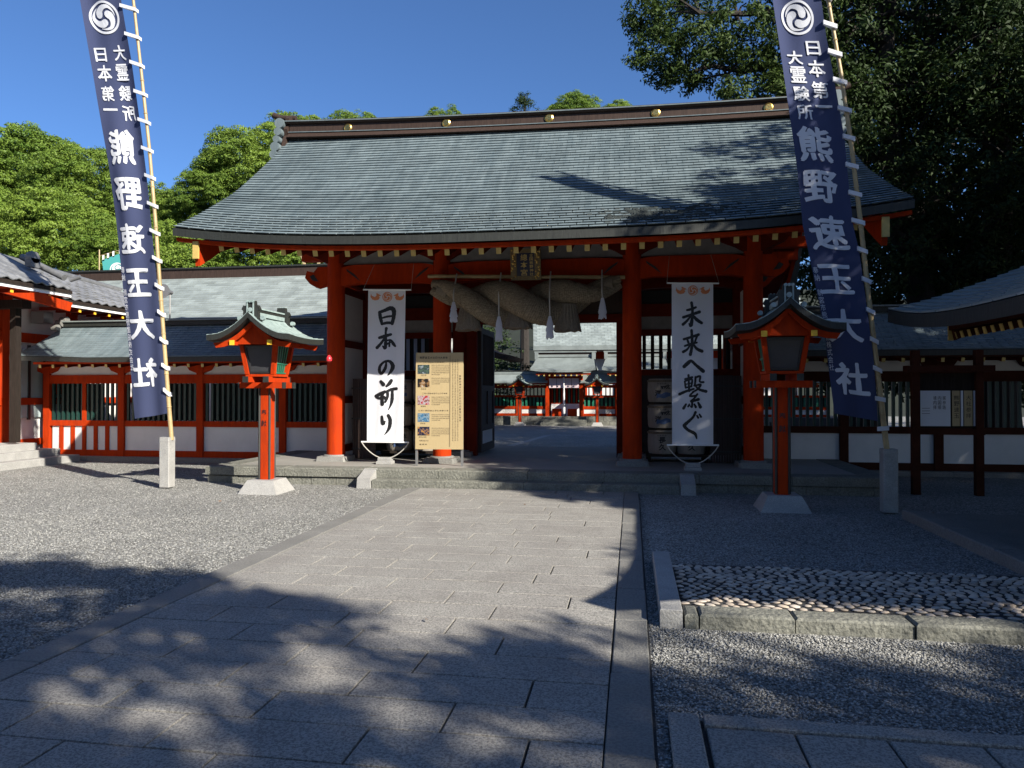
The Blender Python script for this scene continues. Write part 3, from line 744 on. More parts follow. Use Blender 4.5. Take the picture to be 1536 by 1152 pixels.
ridge_box(7.273, 7.34, (.29, .17), x0=-5.43, x1=5.43, m=M['ridge'], name='ridge_cap')
for X in (-5.82, -3.72, -1.62, .46, 2.56):
    c = MB(); zc = 7.025-0.012*(X-CX)+.02; c.lathe((X, 14.53, zc), [(.088, 0), (.088, -.02), (.062, -.035), (.058, -.03)], 20, 'Y')
    tomoe(c, X, zc, .07, lambda a, b_, l=0: (a, 14.53-.038-l*2, b_), 1, False); c.build('crest_boss', M['gold'], gate)
for sx in (-1, 1):
    X = CX+sx*5.42; e = MB(); tz = -0.12-sx*.065
    e.prism([(14.36, 6.72), (15.16, 6.72), (15.1, 6.9), (15.02, 7.0), (15.06, 7.12), (14.96, 7.25), (14.98, 7.38), (14.76, 7.52), (14.54, 7.38), (14.56, 7.25), (14.46, 7.12), (14.50, 7.0), (14.42, 6.9)], X-.04, X+.04, 'X')
    e.build('ridge_end_plate', M['ridge'], gate)
    e = MB()
    for z, r_ in ((7.30, .105), (7.10, .085), (6.92, .075), (6.74, .10), (6.56, .085)): e.tube([(X+sx*.12, 14.42-(7.3-z)*.35, z+tz), (X+sx*.12, 15.1+(7.3-z)*.35, z+tz)], r_, 12)
    e.build('ridge_end_roll', M['copper'], gate, smooth=True)
    e = MB(); e.tube([(X-sx*.1, 14.76, 7.5+tz), (X+sx*.25, 14.76, 7.53+tz), (X+sx*.42, 14.76, 7.6+tz)], [.06, .06, .065], 12); e.build('ridge_horn', M['ridge'], gate, smooth=True)

# ================================================================== ROPE, PLAQUE, BANNERS, BARRELS
rope = thing('sacred_straw_rope', 'huge twisted straw rope with three straw tufts hung across the central gate bay', 'sacred rope', (CX, 13.1, 3.7))
RY = 13.12
MB().tube([(-3.70, RY, 3.73), (-0.12, RY, 3.62)], .035, 10).build('hanging_pole', M['bamboo'], rope)
def rope_axis(t):   # t 0..1 left to right
    x = -3.62+3.42*t; z = 3.60-.44*math.sin(math.pi*min(1, t*.93+.04))**0.9
    return x, z
for ph in range(2):
    pts = []; rad = []
    for k in range(261):
        t = k/260; x, z = rope_axis(t); r = .06+.32*math.sin(math.pi*min(1, .06+t*.90))**1.0
        a = 2*math.pi*1.6*t+ph*math.pi+1.2; o = r*.52
        pts.append((x, RY+.0+math.cos(a)*o, z+math.sin(a)*o)); rad.append(max(r*.66, .05)*(1+.022*((k % 2)*2-1)+.012*math.sin(k*.9)))
    MB().tube(pts, rad, 22).build('rope_strand', M['straw'], rope, smooth=True)
for k, t in enumerate((.06, .93)):
    x, z = rope_axis(t); MB().tube([(x-.1, RY, z+.03), (x+.1, RY, z-.03 if k == 0 else z+.06)], [.12, .15], 12).build('rope_end_wrap', M['straw_dark'], rope, smooth=True)
for x, zt, zb, w0, w1 in ((-2.93, 3.17, 2.72, .13, .225), (-2.02, 3.08, 2.74, .16, .25), (-1.13, 3.16, 2.68, .14, .23)):
    a = MB(); n = 40; vs = []
    for z, w in ((zt, w0), ((zt+zb)/2, (w0+w1)/2*1.02), (zb, w1)):
        for q in range(n):
            th = 2*math.pi*q/n; rr = w*(1+.09*(q % 2)); vs.append((x+rr*math.cos(th)+(.02*math.sin(q*3) if z == zb else 0), RY-.06+.75*rr*math.sin(th), z+(.02*math.sin(q*5.1) if z == zb else 0)))
    a.add(vs, [(i*n+q, i*n+(q+1) % n, (i+1)*n+(q+1) % n, (i+1)*n+q) for i in range(2) for q in range(n)]+[tuple(range(2*n, 3*n))])
    a.build('straw_tuft', M['straw_dark'], rope)
for x, zc, zb in ((-3.15, 3.20, 2.84), (-2.33, 2.93, 2.50), (-1.43, 2.92, 2.53), (-.52, 3.22, 2.87)):
    c = MB(); c.tube([(x, RY-.04, 3.75), (x+.01, RY-.33, 3.35), (x+.02, RY-.36, zc)], .014, 6); ts = c.build('hanging_cord', M['rope'], rope)
    a = MB(); n = 14
    for lay, (z0, z1, w0, w1) in enumerate(((zc, zc-.16, .015, .05), (zc-.1, zc-.26, .03, .065), (zc-.2, zb, .04, .06))):
        for q in range(n):
            th = 2*math.pi*q/n+lay; c_, s_ = math.cos(th), math.sin(th); j = R.uniform(-.02, .02)
            a.quad((x+.02+w0*c_-.008, RY-.36+w0*s_, z0), (x+.02+w0*c_+.008, RY-.36+w0*s_, z0), (x+.02+w1*c_+.012, RY-.36+w1*s_, z1+j), (x+.02+w1*c_-.012, RY-.36+w1*s_, z1+j))
    o_ = a.build('tassel', M['shide'], ts); o_['kind'] = 'stuff'

pq = thing('name_plaque', 'gold bordered dark blue name plaque under the middle of the gate eaves', 'plaque', (-1.86, 12.9, 3.6))
def plq(x, z, l=0): return (-1.86+x, 12.93+(z-.0)*-.18-l, 3.86+z)
fr = MB(); 
for (x0, x1, z0, z1) in ((-.27, -.16, -.27, .27), (.16, .27, -.27, .27), (-.16, .16, -.27, -.2), (-.16, .16, .2, .27)):
    fr.hexa([plq(x0, z0, -.03), plq(x1, z0, -.03), plq(x1, z0, .02), plq(x0, z0, .02)][::-1]+[plq(x0, z1, -.03), plq(x1, z1, -.03), plq(x1, z1, .02), plq(x0, z1, .02)][::-1])
fo = fr.build('plaque_frame', mat('old_gilded_frame', (.20, .14, .05), .5, noise=.5, nscale=40), pq)
orn = MB()
for k in range(46):
    s1 = R.choice((-1, 1)); xx, zz = s1*R.uniform(.17, .255), R.uniform(-.25, .25)
    orn.lathe(plq(xx, zz, .02), [(.018, 0), (.014, -.012), (.004, -.018)], 7, 'Y')
oo = orn.build('carved_ornament', M['gold'], fo); oo['kind'] = 'stuff'
MB().hexa([plq(-.16, -.2, -.01), plq(.16, -.2, -.01), plq(.16, -.2, .0), plq(-.16, -.2, .0)]+[plq(-.16, .2, -.01), plq(.16, .2, -.01), plq(.16, .2, .0), plq(-.16, .2, .0)]).build('plaque_field', mat('dark_blue_lacquer', (.006, .008, .035), .3), pq)
a = MB()
for k, ch in enumerate('總本宮'): glyph(a, ch, lambda x, z: plq(x, z, .004), (-.09, .03, .19-.13*k-.12, .19-.13*k-.01), .01)
for k, ch in enumerate('全国熊野神社'): glyph(a, ch, lambda x, z: plq(x, z, .004), (.07, .135, .19-.065*k-.058, .19-.065*k-.004), .01)
a.build('lettering', M['ochre'], pq)

# white calligraphy banners
def wbanner(nm, label, cx_px0, y0, sc_, Y, cloth, strokes, xl, xr, hang):
    """cloth: crop-pixel corners (tl, tr, br, bl); strokes in crop pixels"""
    def W(x, y, l=0):
        px, py = x/sc_+cx_px0, y/sc_+y0
        q = atY(px, py, Y); t = (y-cloth[0][1])/(cloth[3][1]-cloth[0][1])
        yy = Y-l+.012*math.sin(x*.05+y*.004)*min(1, max(0, t)*1.5)
        return (q.x, yy, q.z)
    tl, tr, br, bl = cloth
    o = thing(nm, label, 'banner', (atY(bl[0]/sc_+cx_px0, bl[1]/sc_+y0, Y).x+.35, Y, PZ), 'white calligraphy banners in the gate bays')
    MB().sheet(lambda u, v: W((tl[0]*(1-v)+bl[0]*v)*(1-u)+(tr[0]*(1-v)+br[0]*v)*u, tl[1]*(1-v)+bl[1]*v+(tr[1]-tl[1])*u*(1-v)+(br[1]-bl[1])*u*v), 14, 40).build('cloth', M['white_cloth'], o, smooth=True)
    L = MB()
    for i, st in enumerate(strokes): brush(L, [(a, b, w*1.5) for a, b, w in st], lambda x, y, l: W(x, y, .004+l+.0002*(i % 12)))
    L.build('lettering', M['ink'], o)
    # emblem: whorl crest between two birds
    ex, ey = (tl[0]+tr[0])/2+3, tl[1]+48
    E_ = MB(); tomoe(E_, ex, ey, 33, lambda x, y, l: W(x, y, .004+l))
    for s in (-1, 1):
        c = [(40, -8), (58, -18), (68, -24), (76, -20), (70, -12), (82, 2), (104, -8), (108, -22), (112, 0), (100, 18), (82, 24), (60, 20), (50, 6), (56, -4)]
        E_.add([W(ex+s*(x+0), y+ey, .004) for x, y in c], [tuple(range(len(c)))])
    E_.build('emblem', M['orange_ink'], o)
    # rods, cords, hanging lines
    yt = tl[1]; a_, b_ = Vector(W(tl[0]-32, yt, .01)), Vector(W(tr[0]+38, tr[1], .01))
    MB().tube([a_, b_], .014, 8).build('top_rod', M['white'], o)
    c_, d_ = Vector(W(bl[0]-34, bl[1]+3, .01)), Vector(W(br[0]+36, br[1]+3, .01))
    MB().tube([c_, d_], .014, 8).build('bottom_rod', M['white'], o)
    m_ = (c_+d_)/2; lo = Vector((m_.x, Y, PZ+.10)); pts = []
    for k in range(17):
        t = k/16; pts.append(c_.lerp(d_, t)+Vector((0, 0, -(c_.z-lo.z)*math.sin(math.pi*t)**.8)))
    MB().tube(pts, .010, 6).build('tie_cord', M['rope'], o)
    MB().slab(lo.x-.14, lo.x+.14, Y-.10, Y+.12, PZ, PZ+.055, .01).build('weight_base', M['pale_stone'], o)
    MB().slab(lo.x-.12, lo.x+.12, Y-.07, Y+.09, PZ+.058, PZ+.12, .012).build('weight_stone', M['pale_stone'], o)
    top = 4.0
    for q, dx in ((a_, .07), (b_, -.07)): MB().tube([q, (q.x+dx, 13.28, top)], .004, 5).build('hanging_cord', M['rope'], o)
    return o
hi, ni = 1.0, 1.0
ST1 = [[(131, 215, 15), (136, 250, 16), (146, 292, 13)], [(131, 214, 13), (165, 202, 15), (202, 188, 19), (224, 200, 20), (225, 240, 17), (214, 290, 15)], [(150, 252, 8), (180, 244, 10), (214, 240, 9)], [(145, 293, 11), (180, 285, 13), (212, 286, 12)],
       [(128, 384, 12), (160, 375, 15), (206, 362, 12)], [(176, 322, 14), (172, 350, 10), (172, 400, 14), (168, 452, 15), (152, 440, 7)], [(166, 384, 10), (142, 418, 12), (113, 450, 14)], [(160, 446, 8), (175, 430, 9), (200, 416, 9)], [(182, 402, 8), (205, 400, 9), (222, 424, 14), (234, 440, 9)], [(198, 400, 7), (196, 440, 9)],
       [(176, 548, 8), (170, 585, 14), (146, 620, 13), (130, 606, 15), (134, 572, 13), (165, 543, 10), (200, 542, 13), (218, 572, 18), (208, 604, 14), (188, 632, 5)],
       [(140, 675, 14), (158, 694, 18)], [(106, 772, 16), (135, 757, 16), (168, 742, 13)], [(160, 748, 12), (136, 785, 12), (110, 780, 12)], [(150, 760, 13), (148, 795, 16), (150, 825, 17)], [(160, 775, 10), (172, 788, 14)],
       [(208, 668, 15), (196, 688, 16), (178, 706, 10)], [(176, 745, 10), (205, 728, 13), (242, 722, 14)], [(184, 738, 12), (184, 775, 12), (170, 810, 10)], [(214, 735, 12), (213, 790, 15), (204, 830, 10), (188, 864, 3)],
       [(148, 908, 12), (150, 935, 15), (156, 955, 16), (168, 938, 6)], [(188, 900, 14), (200, 930, 16), (196, 975, 15), (182, 1005, 10), (164, 1028, 3)]]
ST2 = [[(133, 218, 10), (160, 212, 12), (190, 200, 10)], [(108, 265, 12), (160, 248, 12), (214, 230, 14)], [(162, 170, 13), (168, 215, 12), (166, 270, 13), (158, 318, 16), (146, 306, 6)], [(156, 258, 8), (132, 288, 11), (106, 312, 13)], [(170, 250, 8), (195, 280, 15), (228, 302, 13)],
       [(112, 408, 11), (160, 394, 12), (208, 378, 12)], [(162, 350, 12), (166, 420, 13), (162, 470, 13), (154, 508, 14)], [(134, 408, 9), (142, 430, 11)], [(198, 386, 10), (184, 424, 9)], [(118, 452, 9), (160, 438, 11), (196, 430, 9)], [(154, 444, 7), (134, 474, 10), (108, 490, 13)], [(170, 436, 8), (196, 470, 13), (230, 486, 15)],
       [(114, 586, 16), (140, 562, 17), (160, 550, 13), (190, 576, 13), (238, 616, 17)],
       [(120, 668, 9), (166, 656, 10)], [(118, 682, 8), (124, 724, 9)], [(118, 682, 8), (164, 670, 9), (160, 716, 9)], [(124, 702, 6), (160, 694, 6)], [(124, 724, 8), (162, 716, 8)], [(142, 642, 10), (144, 690, 9), (146, 745, 11)], [(84, 766, 13), (130, 746, 11), (176, 732, 9)],
       [(188, 655, 10), (184, 700, 9), (176, 712, 5)], [(188, 658, 9), (218, 650, 10), (216, 684, 8), (240, 688, 10)], [(182, 712, 8), (222, 704, 10), (200, 735, 9), (168, 752, 7)], [(186, 712, 6), (214, 736, 11), (256, 748, 14)],
       [(176, 750, 8), (150, 778, 9), (192, 776, 9)], [(200, 766, 9), (178, 795, 9), (156, 814, 9), (208, 800, 13)], [(126, 832, 9), (110, 858, 13)], [(166, 818, 10), (164, 850, 9), (152, 842, 5)], [(148, 832, 7), (140, 846, 9)], [(180, 832, 8), (190, 850, 11)], [(206, 822, 9), (220, 850, 15)],
       [(188, 884, 12), (170, 918, 11), (122, 962, 15), (116, 975, 15), (140, 1000, 13), (184, 1024, 14), (196, 1056, 6)], [(198, 906, 8), (206, 920, 10)], [(214, 898, 8), (224, 914, 10)]]
wbanner('hanging_banner', 'white banner reading 日本の祈り, half sunlit, in the left gate bay', 540, 420, 1152/260, 12.9, ((55, 64), (303, 66), (289, 1076), (46, 1072)), ST1, 0, 0, 0)
wbanner('hanging_banner', 'white banner reading 未来へ繋ぐ, fully shaded, in the right gate bay', 1000, 415, 1152/265, 12.7, ((33, 42), (303, 44), (304, 1096), (35, 1094)), ST2, 0, 0, 0)
# dark wind boards behind the top rods
# notice board on steel legs
nb = thing('notice_board', 'pale wooden notice board with five photos and small writing before the second pillar', 'notice board', (-3.39, 12.7, PZ))
def NBp(x, y, l=0):   # x 0..120, y 0..170 : crop coords of the board (813x1152 crop, scale 6.775)
    px, py = x/6.775+600, y/6.775+520
    q = atY(px, py, 12.7); return (q.x, 12.7-l, q.z)
c0 = [NBp(163, 62), NBp(643, 60), NBp(640, 1045), NBp(155, 1042)]
MB().hexa([(q[0], q[1], q[2]) for q in (c0[3], c0[2])]+[(c0[2][0], 12.725, c0[2][2]), (c0[3][0], 12.725, c0[3][2]), c0[0], c0[1], (c0[1][0], 12.725, c0[1][2]), (c0[0][0], 12.725, c0[0][2])]).build('board', M['board_wood'], nb)
for x in (164, 626):
    q = NBp(x, 600); MB().b2(q[0]-.02, q[0]+.02, 12.728, 12.76, PZ, 1.5).build('leg', M['steel'], nb)
fl = lambda x, y: NBp(x, y, .003)
a = MB(); ttl = '熊野速玉大社の例大祭等'
for k, ch in enumerate(ttl): glyph(a, ch, fl, (202+k*26, 224+k*26, 124, 100), .012)
for y, s, x0, w in ((158, '十月十五日例大祭神馬渡御式', 236, 17), (475, '二月六日御燈祭り上り子神事', 226, 20), (650, '七月十四日扇立祭と熊野大祭', 186, 24), (290, '速玉祭', 218, 18), (430, '御燈祭', 216, 18), (606, '御神楽', 212, 18), (780, '早船祭', 208, 18), (918, '御神火神事', 192, 16), (955, '熊野速玉大社', 198, 16), (992, '新宮市', 198, 28)):
    for k, ch in enumerate(s): glyph(a, ch, fl, (x0+k*w, x0+k*w+w*.75, y+7, y-7), .0)
small = '毎年秋に行われる例大祭は古くから伝わる神事で神輿と神馬が町を渡り御船島を巡る早船競漕'
for y0, n in ((188, 6), (320, 4), (512, 5), (690, 4), (828, 5)):
    for r_ in range(n):
        m_ = 19 if r_ < n-1 else 9
        for k in range(m_): glyph(a, small[(k+r_*5) % len(small)], fl, (322+k*9.6, 329+k*9.6, y0+r_*19+6, y0+r_*19-5), .0)
for cidx, (x, n, y0) in enumerate(((588, 52, 130), (562, 52, 130), (537, 52, 130))):
    for k in range(n): glyph(a, small[(k*3+cidx*7) % len(small)], fl, (x-6, x+6, y0+k*16+11, y0+k*16), .0)
for k, ch in enumerate('熊野の神々によみがえりの聖地に祈る'): glyph(a, ch, fl, (603, 620, 290+k*28+20, 290+k*28), .004)
for xx in (512, 506): a.add([fl(xx, 90), fl(xx+1.6, 90), fl(xx-4, 1020), fl(xx-5.6, 1020)], [(0, 1, 2, 3)])
a.build('lettering', M['ink'], nb)
photo_cols = [((.10, .16, .12), (.03, .05, .06), (.35, .42, .45)), ((.02, .02, .02), (.45, .25, .10), (.75, .70, .6)), ((.6, .05, .06), (.7, .65, .68), (.35, .12, .1)), ((.06, .22, .42), (.35, .5, .6), (.03, .08, .16)), ((.02, .02, .03), (.05, .05, .12), (.6, .3, .08))]
for k, (y0, y1) in enumerate(((184, 276), (326, 412), (498, 590), (676, 764), (814, 902))):
    m_ = bpy.data.materials.new('printed_photo'); m_.use_nodes = True; N = m_.node_tree.nodes; Lk = m_.node_tree.links
    ge = N.new('ShaderNodeNewGeometry'); nz = N.new('ShaderNodeTexNoise'); nz.inputs['Scale'].default_value = 13+k*2; nz.inputs['Detail'].default_value = 6; Lk.new(ge.outputs['Position'], nz.inputs['Vector'])
    cr = N.new('ShaderNodeValToRGB'); Lk.new(nz.outputs[0], cr.inputs[0]); e = cr.color_ramp.elements
    e[0].position = .42; e[0].color = (*[c*.55 for c in photo_cols[k][0]], 1); e[1].position = .62; e[1].color = (*[c*.55 for c in photo_cols[k][2]], 1); x_ = e.new(.52); x_.color = (*[c*.55 for c in photo_cols[k][1]], 1)
    Lk.new(cr.outputs[0], N['Principled BSDF'].inputs['Base Color']); N['Principled BSDF'].inputs['Roughness'].default_value = .35
    MB().quad(fl(180, y1), fl(300, y1), fl(300, y0), fl(180, y0)).build('photo_print', m_, nb)

# sake barrels
def barrel_parts():
    r = .262
    body = MB().lathe((0, 0, 0), [(r*.93, 0), (r*1.0, .05), (r*1.03, .22), (r*1.0, .39), (r*.93, .44)], 24).mesh('barrel_body_shape', M['barrel'], True)
    rim = MB(); rim.lathe((0, 0, .375), [(r*1.045, 0), (r*1.06, .02), (r*1.045, .04)], 24); rim = rim.mesh('binding_rope_shape', M['straw_dark'], True)
    def on(x, z, l=0): th = x/r; return ((r*1.035+l)*math.sin(th), -(r*1.035+l)*math.cos(th), z)
    def letters(kind):
        a = MB()
        if kind == 0:
            for ch, x, z, s in (('太', .06, .24, .10), ('平', -.03, .18, .12), ('洋', -.13, .11, .12)): glyph(a, ch, lambda u, w: on(u, w, .003), (x, x+s, z, z+s), .03, sub=.04)
        else:
            for ch, z in (('長', .20), ('久', .07)): glyph(a, ch, lambda u, w: on(u, w, .003), (-.06, .07, z, z+.12), .03, sub=.04)
        for k in range(4): glyph(a, '清酒吟醸'[k], lambda u, w: on(u, w, .003), (-.09+k*.045, -.06+k*.045, .335, .36), .0)
        return a.mesh('barrel_lettering_shape', M['ink'])
    blue = MB()
    for k in range(3):
        blue.sheet(lambda u, v: on(-.10+.26*u, .07+.05*k*.5+v*.035+.03*u+.012*math.sin(u*9+k), .0015), 12, 1)
    return body, rim, letters(0), letters(1), blue.mesh('wave_print_shape', mat('blue_print', (.07, .12, .25), .8))
bb_, br_, l0, l1, wv = barrel_parts()
def barrel(x, y, z, kind, label):
    o = thing('sake_barrel', label, 'sake barrel', (x, y, z), 'sake barrels stacked in the gate bays')
    rz = math.atan2(x, y)*-.8
    for nm, me in (('barrel_body', bb_), ('binding_rope', br_), ('lettering', l0 if kind == 0 else l1)): piece(nm, me, (x, y, z), (0, 0, rz), o)
    if kind == 0: piece('wave_print', wv, (x, y, z), (0, 0, rz), o)
tier = ('bottom', 'middle', 'top')
for side, xs in (('right', (.56, 1.10)), ('left', (-4.62, -4.06))):
    rk = thing('barrel_rack', 'low dark wooden rack under the sake barrels in the %s gate bay' % side, 'rack', (sum(xs)/2, 14.3, PZ))
    MB().b2(xs[0]-.3, xs[1]+.3, 14.0, 14.65, PZ+.1, PZ+.15).build('shelf', M['bare_wood'], rk)
    for x in (xs[0]-.25, xs[1]+.25): MB().b2(x-.04, x+.04, 14.03, 14.6, PZ, PZ+.1).build('support', M['bare_wood'], rk)
    for ci, x in enumerate(xs):
        for k in range(3):
            z = PZ+.15+k*.485; knd = 1 if k == 0 else 0
            if side == 'left': knd = (k+ci) % 2
            wd = '長久' if knd else '太平洋'
            barrel(x, 14.3, z, knd, '%s sake barrel marked %s in the %s stack of the %s gate bay' % (tier[k], wd, ('left', 'right')[ci], side))
            if k < 2: MB().b2(x-.26, x+.26, 14.08, 14.5, z+.452, z+.478).build('plank', M['bare_wood'], rk)
# slatted screens beside the barrels
def screen(x0, x1, Y, z0, z1, label):
    o = thing('slatted_screen', label, 'screen', ((x0+x1)/2, Y, PZ)); n = int((x1-x0)/.045)
    sm = unit_box('screen_slat_shape', M['brown_wood'], (x1-x0)/n-.006, .018, z1-z0)
    for k in range(n): piece('slat', sm, (x0+(k+.5)*(x1-x0)/n, Y, (z0+z1)/2), parent=o)
    for t in (.12, .5, .88): MB().b2(x0-.01, x1+.01, Y-.024, Y-.011, z0+(z1-z0)*t-.012, z0+(z1-z0)*t+.012).build('crossbar', M['black'], o)
screen(-5.40, -4.93, 13.75, PZ+.02, 1.86, 'dark brown slatted bamboo screen behind the sunlit left pillar')
screen(1.42, 1.98, 14.0, PZ+.02, 1.90, 'dark slatted bamboo screen right of the shaded white banner')

# ================================================================== LANTERNS
def lantern(x, y, label, s=1.0, z=0.0, simple=False, group='vermilion lanterns on posts', lit=False):
    o = thing('post_lantern', label, 'lantern', (x, y, z), group)
    P = lambda a, b_, c: (x+a*s, y+b_*s, z+c*s)
    def bx(mb, x0, x1, y0, y1, z0, z1, **k): return mb.b2(x+x0*s, x+x1*s, y+y0*s, y+y1*s, z+z0*s, z+z1*s)
    a = MB(); a.box(P(0, 0, .10), (.66*s, .66*s, .22*s), 0, 0, (.66, .66)); a.build('stone_base', M['pale_stone'], o)
    a = MB(); a.box(P(0, 0, .94), (.19*s, .19*s, 1.46*s), 0, .035*s); po = a.build('post', M['red'], o)
    a = MB()
    for i in (-1, 1):
        for j in (-1, 1): a.box(P(i*.0845, j*.0845, .94), (.030*s, .030*s, 1.44*s), math.pi/4)
    po2 = a.build('corner_strip', M['copper_dark'], po); po2['kind'] = 'stuff'
    if not simple:
        t = MB()
        for ch, zz in (('奉', 1.22), ('献', 1.05)): glyph(t, ch, lambda u, w: P(u, -.0975, w), (-.05, .04, zz, zz+.10), .01)
        t.build('lettering', M['ink'], po)
    for d in (-1, 1):   # crossed brackets with capped ends
        a = MB(); bx(a, -.37, .37, d*.17-.04, d*.17+.04, 1.66, 1.75); q = a.build('cross_bracket', M['red'], o)
        for e in (-1, 1): c = MB(); bx(c, e*.372-.012, e*.372+.012, d*.17-.043, d*.17+.043, 1.657, 1.753); c.build('bracket_cap', M['copper_dark'], q)
        a = MB(); bx(a, d*.17-.04, d*.17+.04, -.37, .37, 1.753, 1.84); q = a.build('cross_bracket', M['red'], o)
        for e in (-1, 1): c = MB(); bx(c, d*.17-.043, d*.17+.043, e*.372-.012, e*.372+.012, 1.75, 1.843); c.build('bracket_cap', M['copper_dark'], q)
    a = MB(); bx(a, -.24, .24, -.24, .24, 1.843, 1.88); a.build('box_floor', M['red'], o)
    B0, B1 = .215, .28
    for i in (-1, 1):
        for j in (-1, 1):
            w = .032; z0, z1 = 1.88, 2.34
            c0 = [(i*B0+dx, j*B0+dy, z0) for dx, dy in ((-w, -w), (w, -w), (w, w), (-w, w))]; c1 = [(i*B1+dx, j*B1+dy, z1) for dx, dy in ((-w, -w), (w, -w), (w, w), (-w, w))]
            MB().hexa([P(*q) for q in c0+c1]).build('corner_post', M['red'], o)
    for k, (ax, sg) in enumerate((('y', -1), ('y', 1), ('x', -1), ('x', 1))):
        def Q(u, t, dpt): # u across -1..1, t 0..1 up
            h = B0+(B1-B0)*t; e = (h-.034)*u; f = sg*(h-.012+dpt); zz = 1.89+.44*t
            return P(e, f, zz) if ax == 'y' else P(f, e, zz)
        if ax == 'y':
            a = MB(); a.quad(Q(-1, 0, 0), Q(1, 0, 0), Q(1, 1, 0), Q(-1, 1, 0)); pn = a.build('front_panel', M['panel_paper'], o)
            fr = MB()
            for u0, u1, t0, t1 in ((-1, -.88, 0, 1), (.88, 1, 0, 1), (-.88, .88, 0, .07), (-.88, .88, .93, 1)):
                fr.hexa([Q(u0, t0, .002), Q(u1, t0, .002), Q(u1, t0, .018), Q(u0, t0, .018), Q(u0, t1, .002), Q(u1, t1, .002), Q(u1, t1, .018), Q(u0, t1, .018)])
            fr.build('panel_frame', M['black'], pn)
        else:
            a = MB(); a.quad(Q(-1, 0, -.03), Q(1, 0, -.03), Q(1, 1, -.03), Q(-1, 1, -.03)); pn = a.build('side_panel', M['panel_paper'], o)
            for u in (-.66, -.33, 0, .33, .66):
                MB().hexa([Q(u-.07, 0, 0), Q(u+.07, 0, 0), Q(u+.07, 0, .012), Q(u-.07, 0, .012), Q(u-.06, 1, 0), Q(u+.06, 1, 0), Q(u+.06, 1, .012), Q(u-.06, 1, .012)]).build('lattice_bar', M['green'], pn)
            a = MB()
            for t0, t1 in ((0, .05), (.34, .40)): a.hexa([Q(-1, t0, .012), Q(1, t0, .012), Q(1, t0, .02), Q(-1, t0, .02), Q(-1, t1, .012), Q(1, t1, .012), Q(1, t1, .02), Q(-1, t1, .02)])
            a.build('lattice_rail', M['green'], pn)
    # eaves: gable beams and curved copper roof, ridge along Y
    def rc(u):   # u -1..1 : x, z of the roof curve (upper surface)
        au = abs(u); return u*.68, 2.43+.36*(1-au)**1.9+.035*au**6-.02*(au > .98)
    def und(u): xx, zz = rc(u); return xx*.94, zz-.085
    for yy in (-.50, .46):
        pts = [und(k/8-1) for k in range(17)]; lo = [(q[0]*.93, q[1]-.075) for q in pts]
        poly = [P(q[0], 0, q[1]) for q in pts]+[P(q[0], 0, q[1]) for q in lo[::-1]]
        a = MB(); a.prism([(q[0], q[2]) for q in poly], y+yy*s, y+(yy+.04)*s); a.build('bargeboard', M['red'], o)
    a = MB(); gp = [P(-.36, 0, 2.34), P(.36, 0, 2.34), P(.25, 0, 2.46), P(.1, 0, 2.58), P(0, 0, 2.64), P(-.1, 0, 2.58), P(-.25, 0, 2.46)]
    a.prism([(q[0], q[2]) for q in gp], y-.42*s, y-.38*s); a.build('gable_board', M['red'], o)
    a = MB(); a.prism([(q[0], q[2]) for q in gp], y+.38*s, y+.42*s); a.build('gable_board', M['red'], o)
    for xx in (-.31, .31):
        a = MB(); bx(a, xx-.035, xx+.035, -.52, .52, 2.325, 2.395); q = a.build('eave_beam', M['red'], o)
        for e in (-1, 1): c = MB(); bx(c, xx-.038, xx+.038, e*.526-.006, e*.526+.006, 2.322, 2.398); c.build('beam_tip', M['yellow'], q)
    a = MB(); a.thick(lambda u, v: P(rc(2*u-1)[0], -.62+1.24*v, rc(2*u-1)[1]+.03*(2*v-1)**2), 24, 6, (0, 0, -.085*s)); rf = a.build('roof', M['copper_dark'], o, smooth=True)
    for sd in (-1, 1):
        for r_ in range(7):
            u0 = sd*(1-r_/7*.985); u1 = sd*(1-(r_+1)/7*.985-.0)
            for c_ in range(5 if not simple else 2):
                nn = 5 if not simple else 2; v0, v1 = c_/nn, (c_+1)/nn
                def T_(u, v, l): xx, zz = rc(u); return P(xx, -.625+1.25*v, zz+.03*(2*v-1)**2+l)
                g_ = .004
                MB().hexa([T_(u0, v0+g_, .001), T_(u1, v0+g_, .001), T_(u1, v1-g_, .001), T_(u0, v1-g_, .001), T_(u0, v0+g_, .013), T_(u1, v0+g_, .006), T_(u1, v1-g_, .006), T_(u0, v1-g_, .013)]).build('copper_plate', M['copper_mint'], rf)
    a = MB(); bx(a, -.075, .075, -.44, .44, 2.77, 2.83); a.build('ridge', M['copper_mint'], o)
    a = MB(); bx(a, -.05, .05, -.46, .46, 2.833, 2.88); a.build('ridge', M['copper_dark'], o)
    a = MB(); bx(a, -.065, .065, -.48, .48, 2.883, 2.905); a.build('ridge_cap', M['copper_mint'], o)
    for e in (-1, 1):
        pts = [(-.20, 2.70), (-.13, 2.72), (-.12, 2.84), (-.15, 2.87), (-.12, 2.93), (-.08, 2.92), (-.07, 3.0), (.07, 3.0), (.08, 2.92), (.12, 2.93), (.15, 2.87), (.12, 2.84), (.13, 2.72), (.20, 2.70), (.1, 2.68), (-.1, 2.68)]
        a = MB(); a.prism([(x+q[0]*s, z+q[1]*s) for q in pts], y+(e*.50-.035)*s, y+(e*.50+.035)*s); fn = a.build('ridge_end_ornament', M['copper_dark'], o)
        a = MB()
        for xx in (-.045, 0, .045): a.tube([P(xx, e*.50-e*.02, 2.99), P(xx, e*.56, 2.99)], .022*s, 8)
        for xx in (-.19, .19): a.tube([P(xx, e*.50-.03, 2.735), P(xx, e*.50+.03, 2.735)], .035*s, 10)
        for xx in (-.05, .05): a.box(P(xx, e*.54, 2.85), (.018*s, .02*s, .28*s))
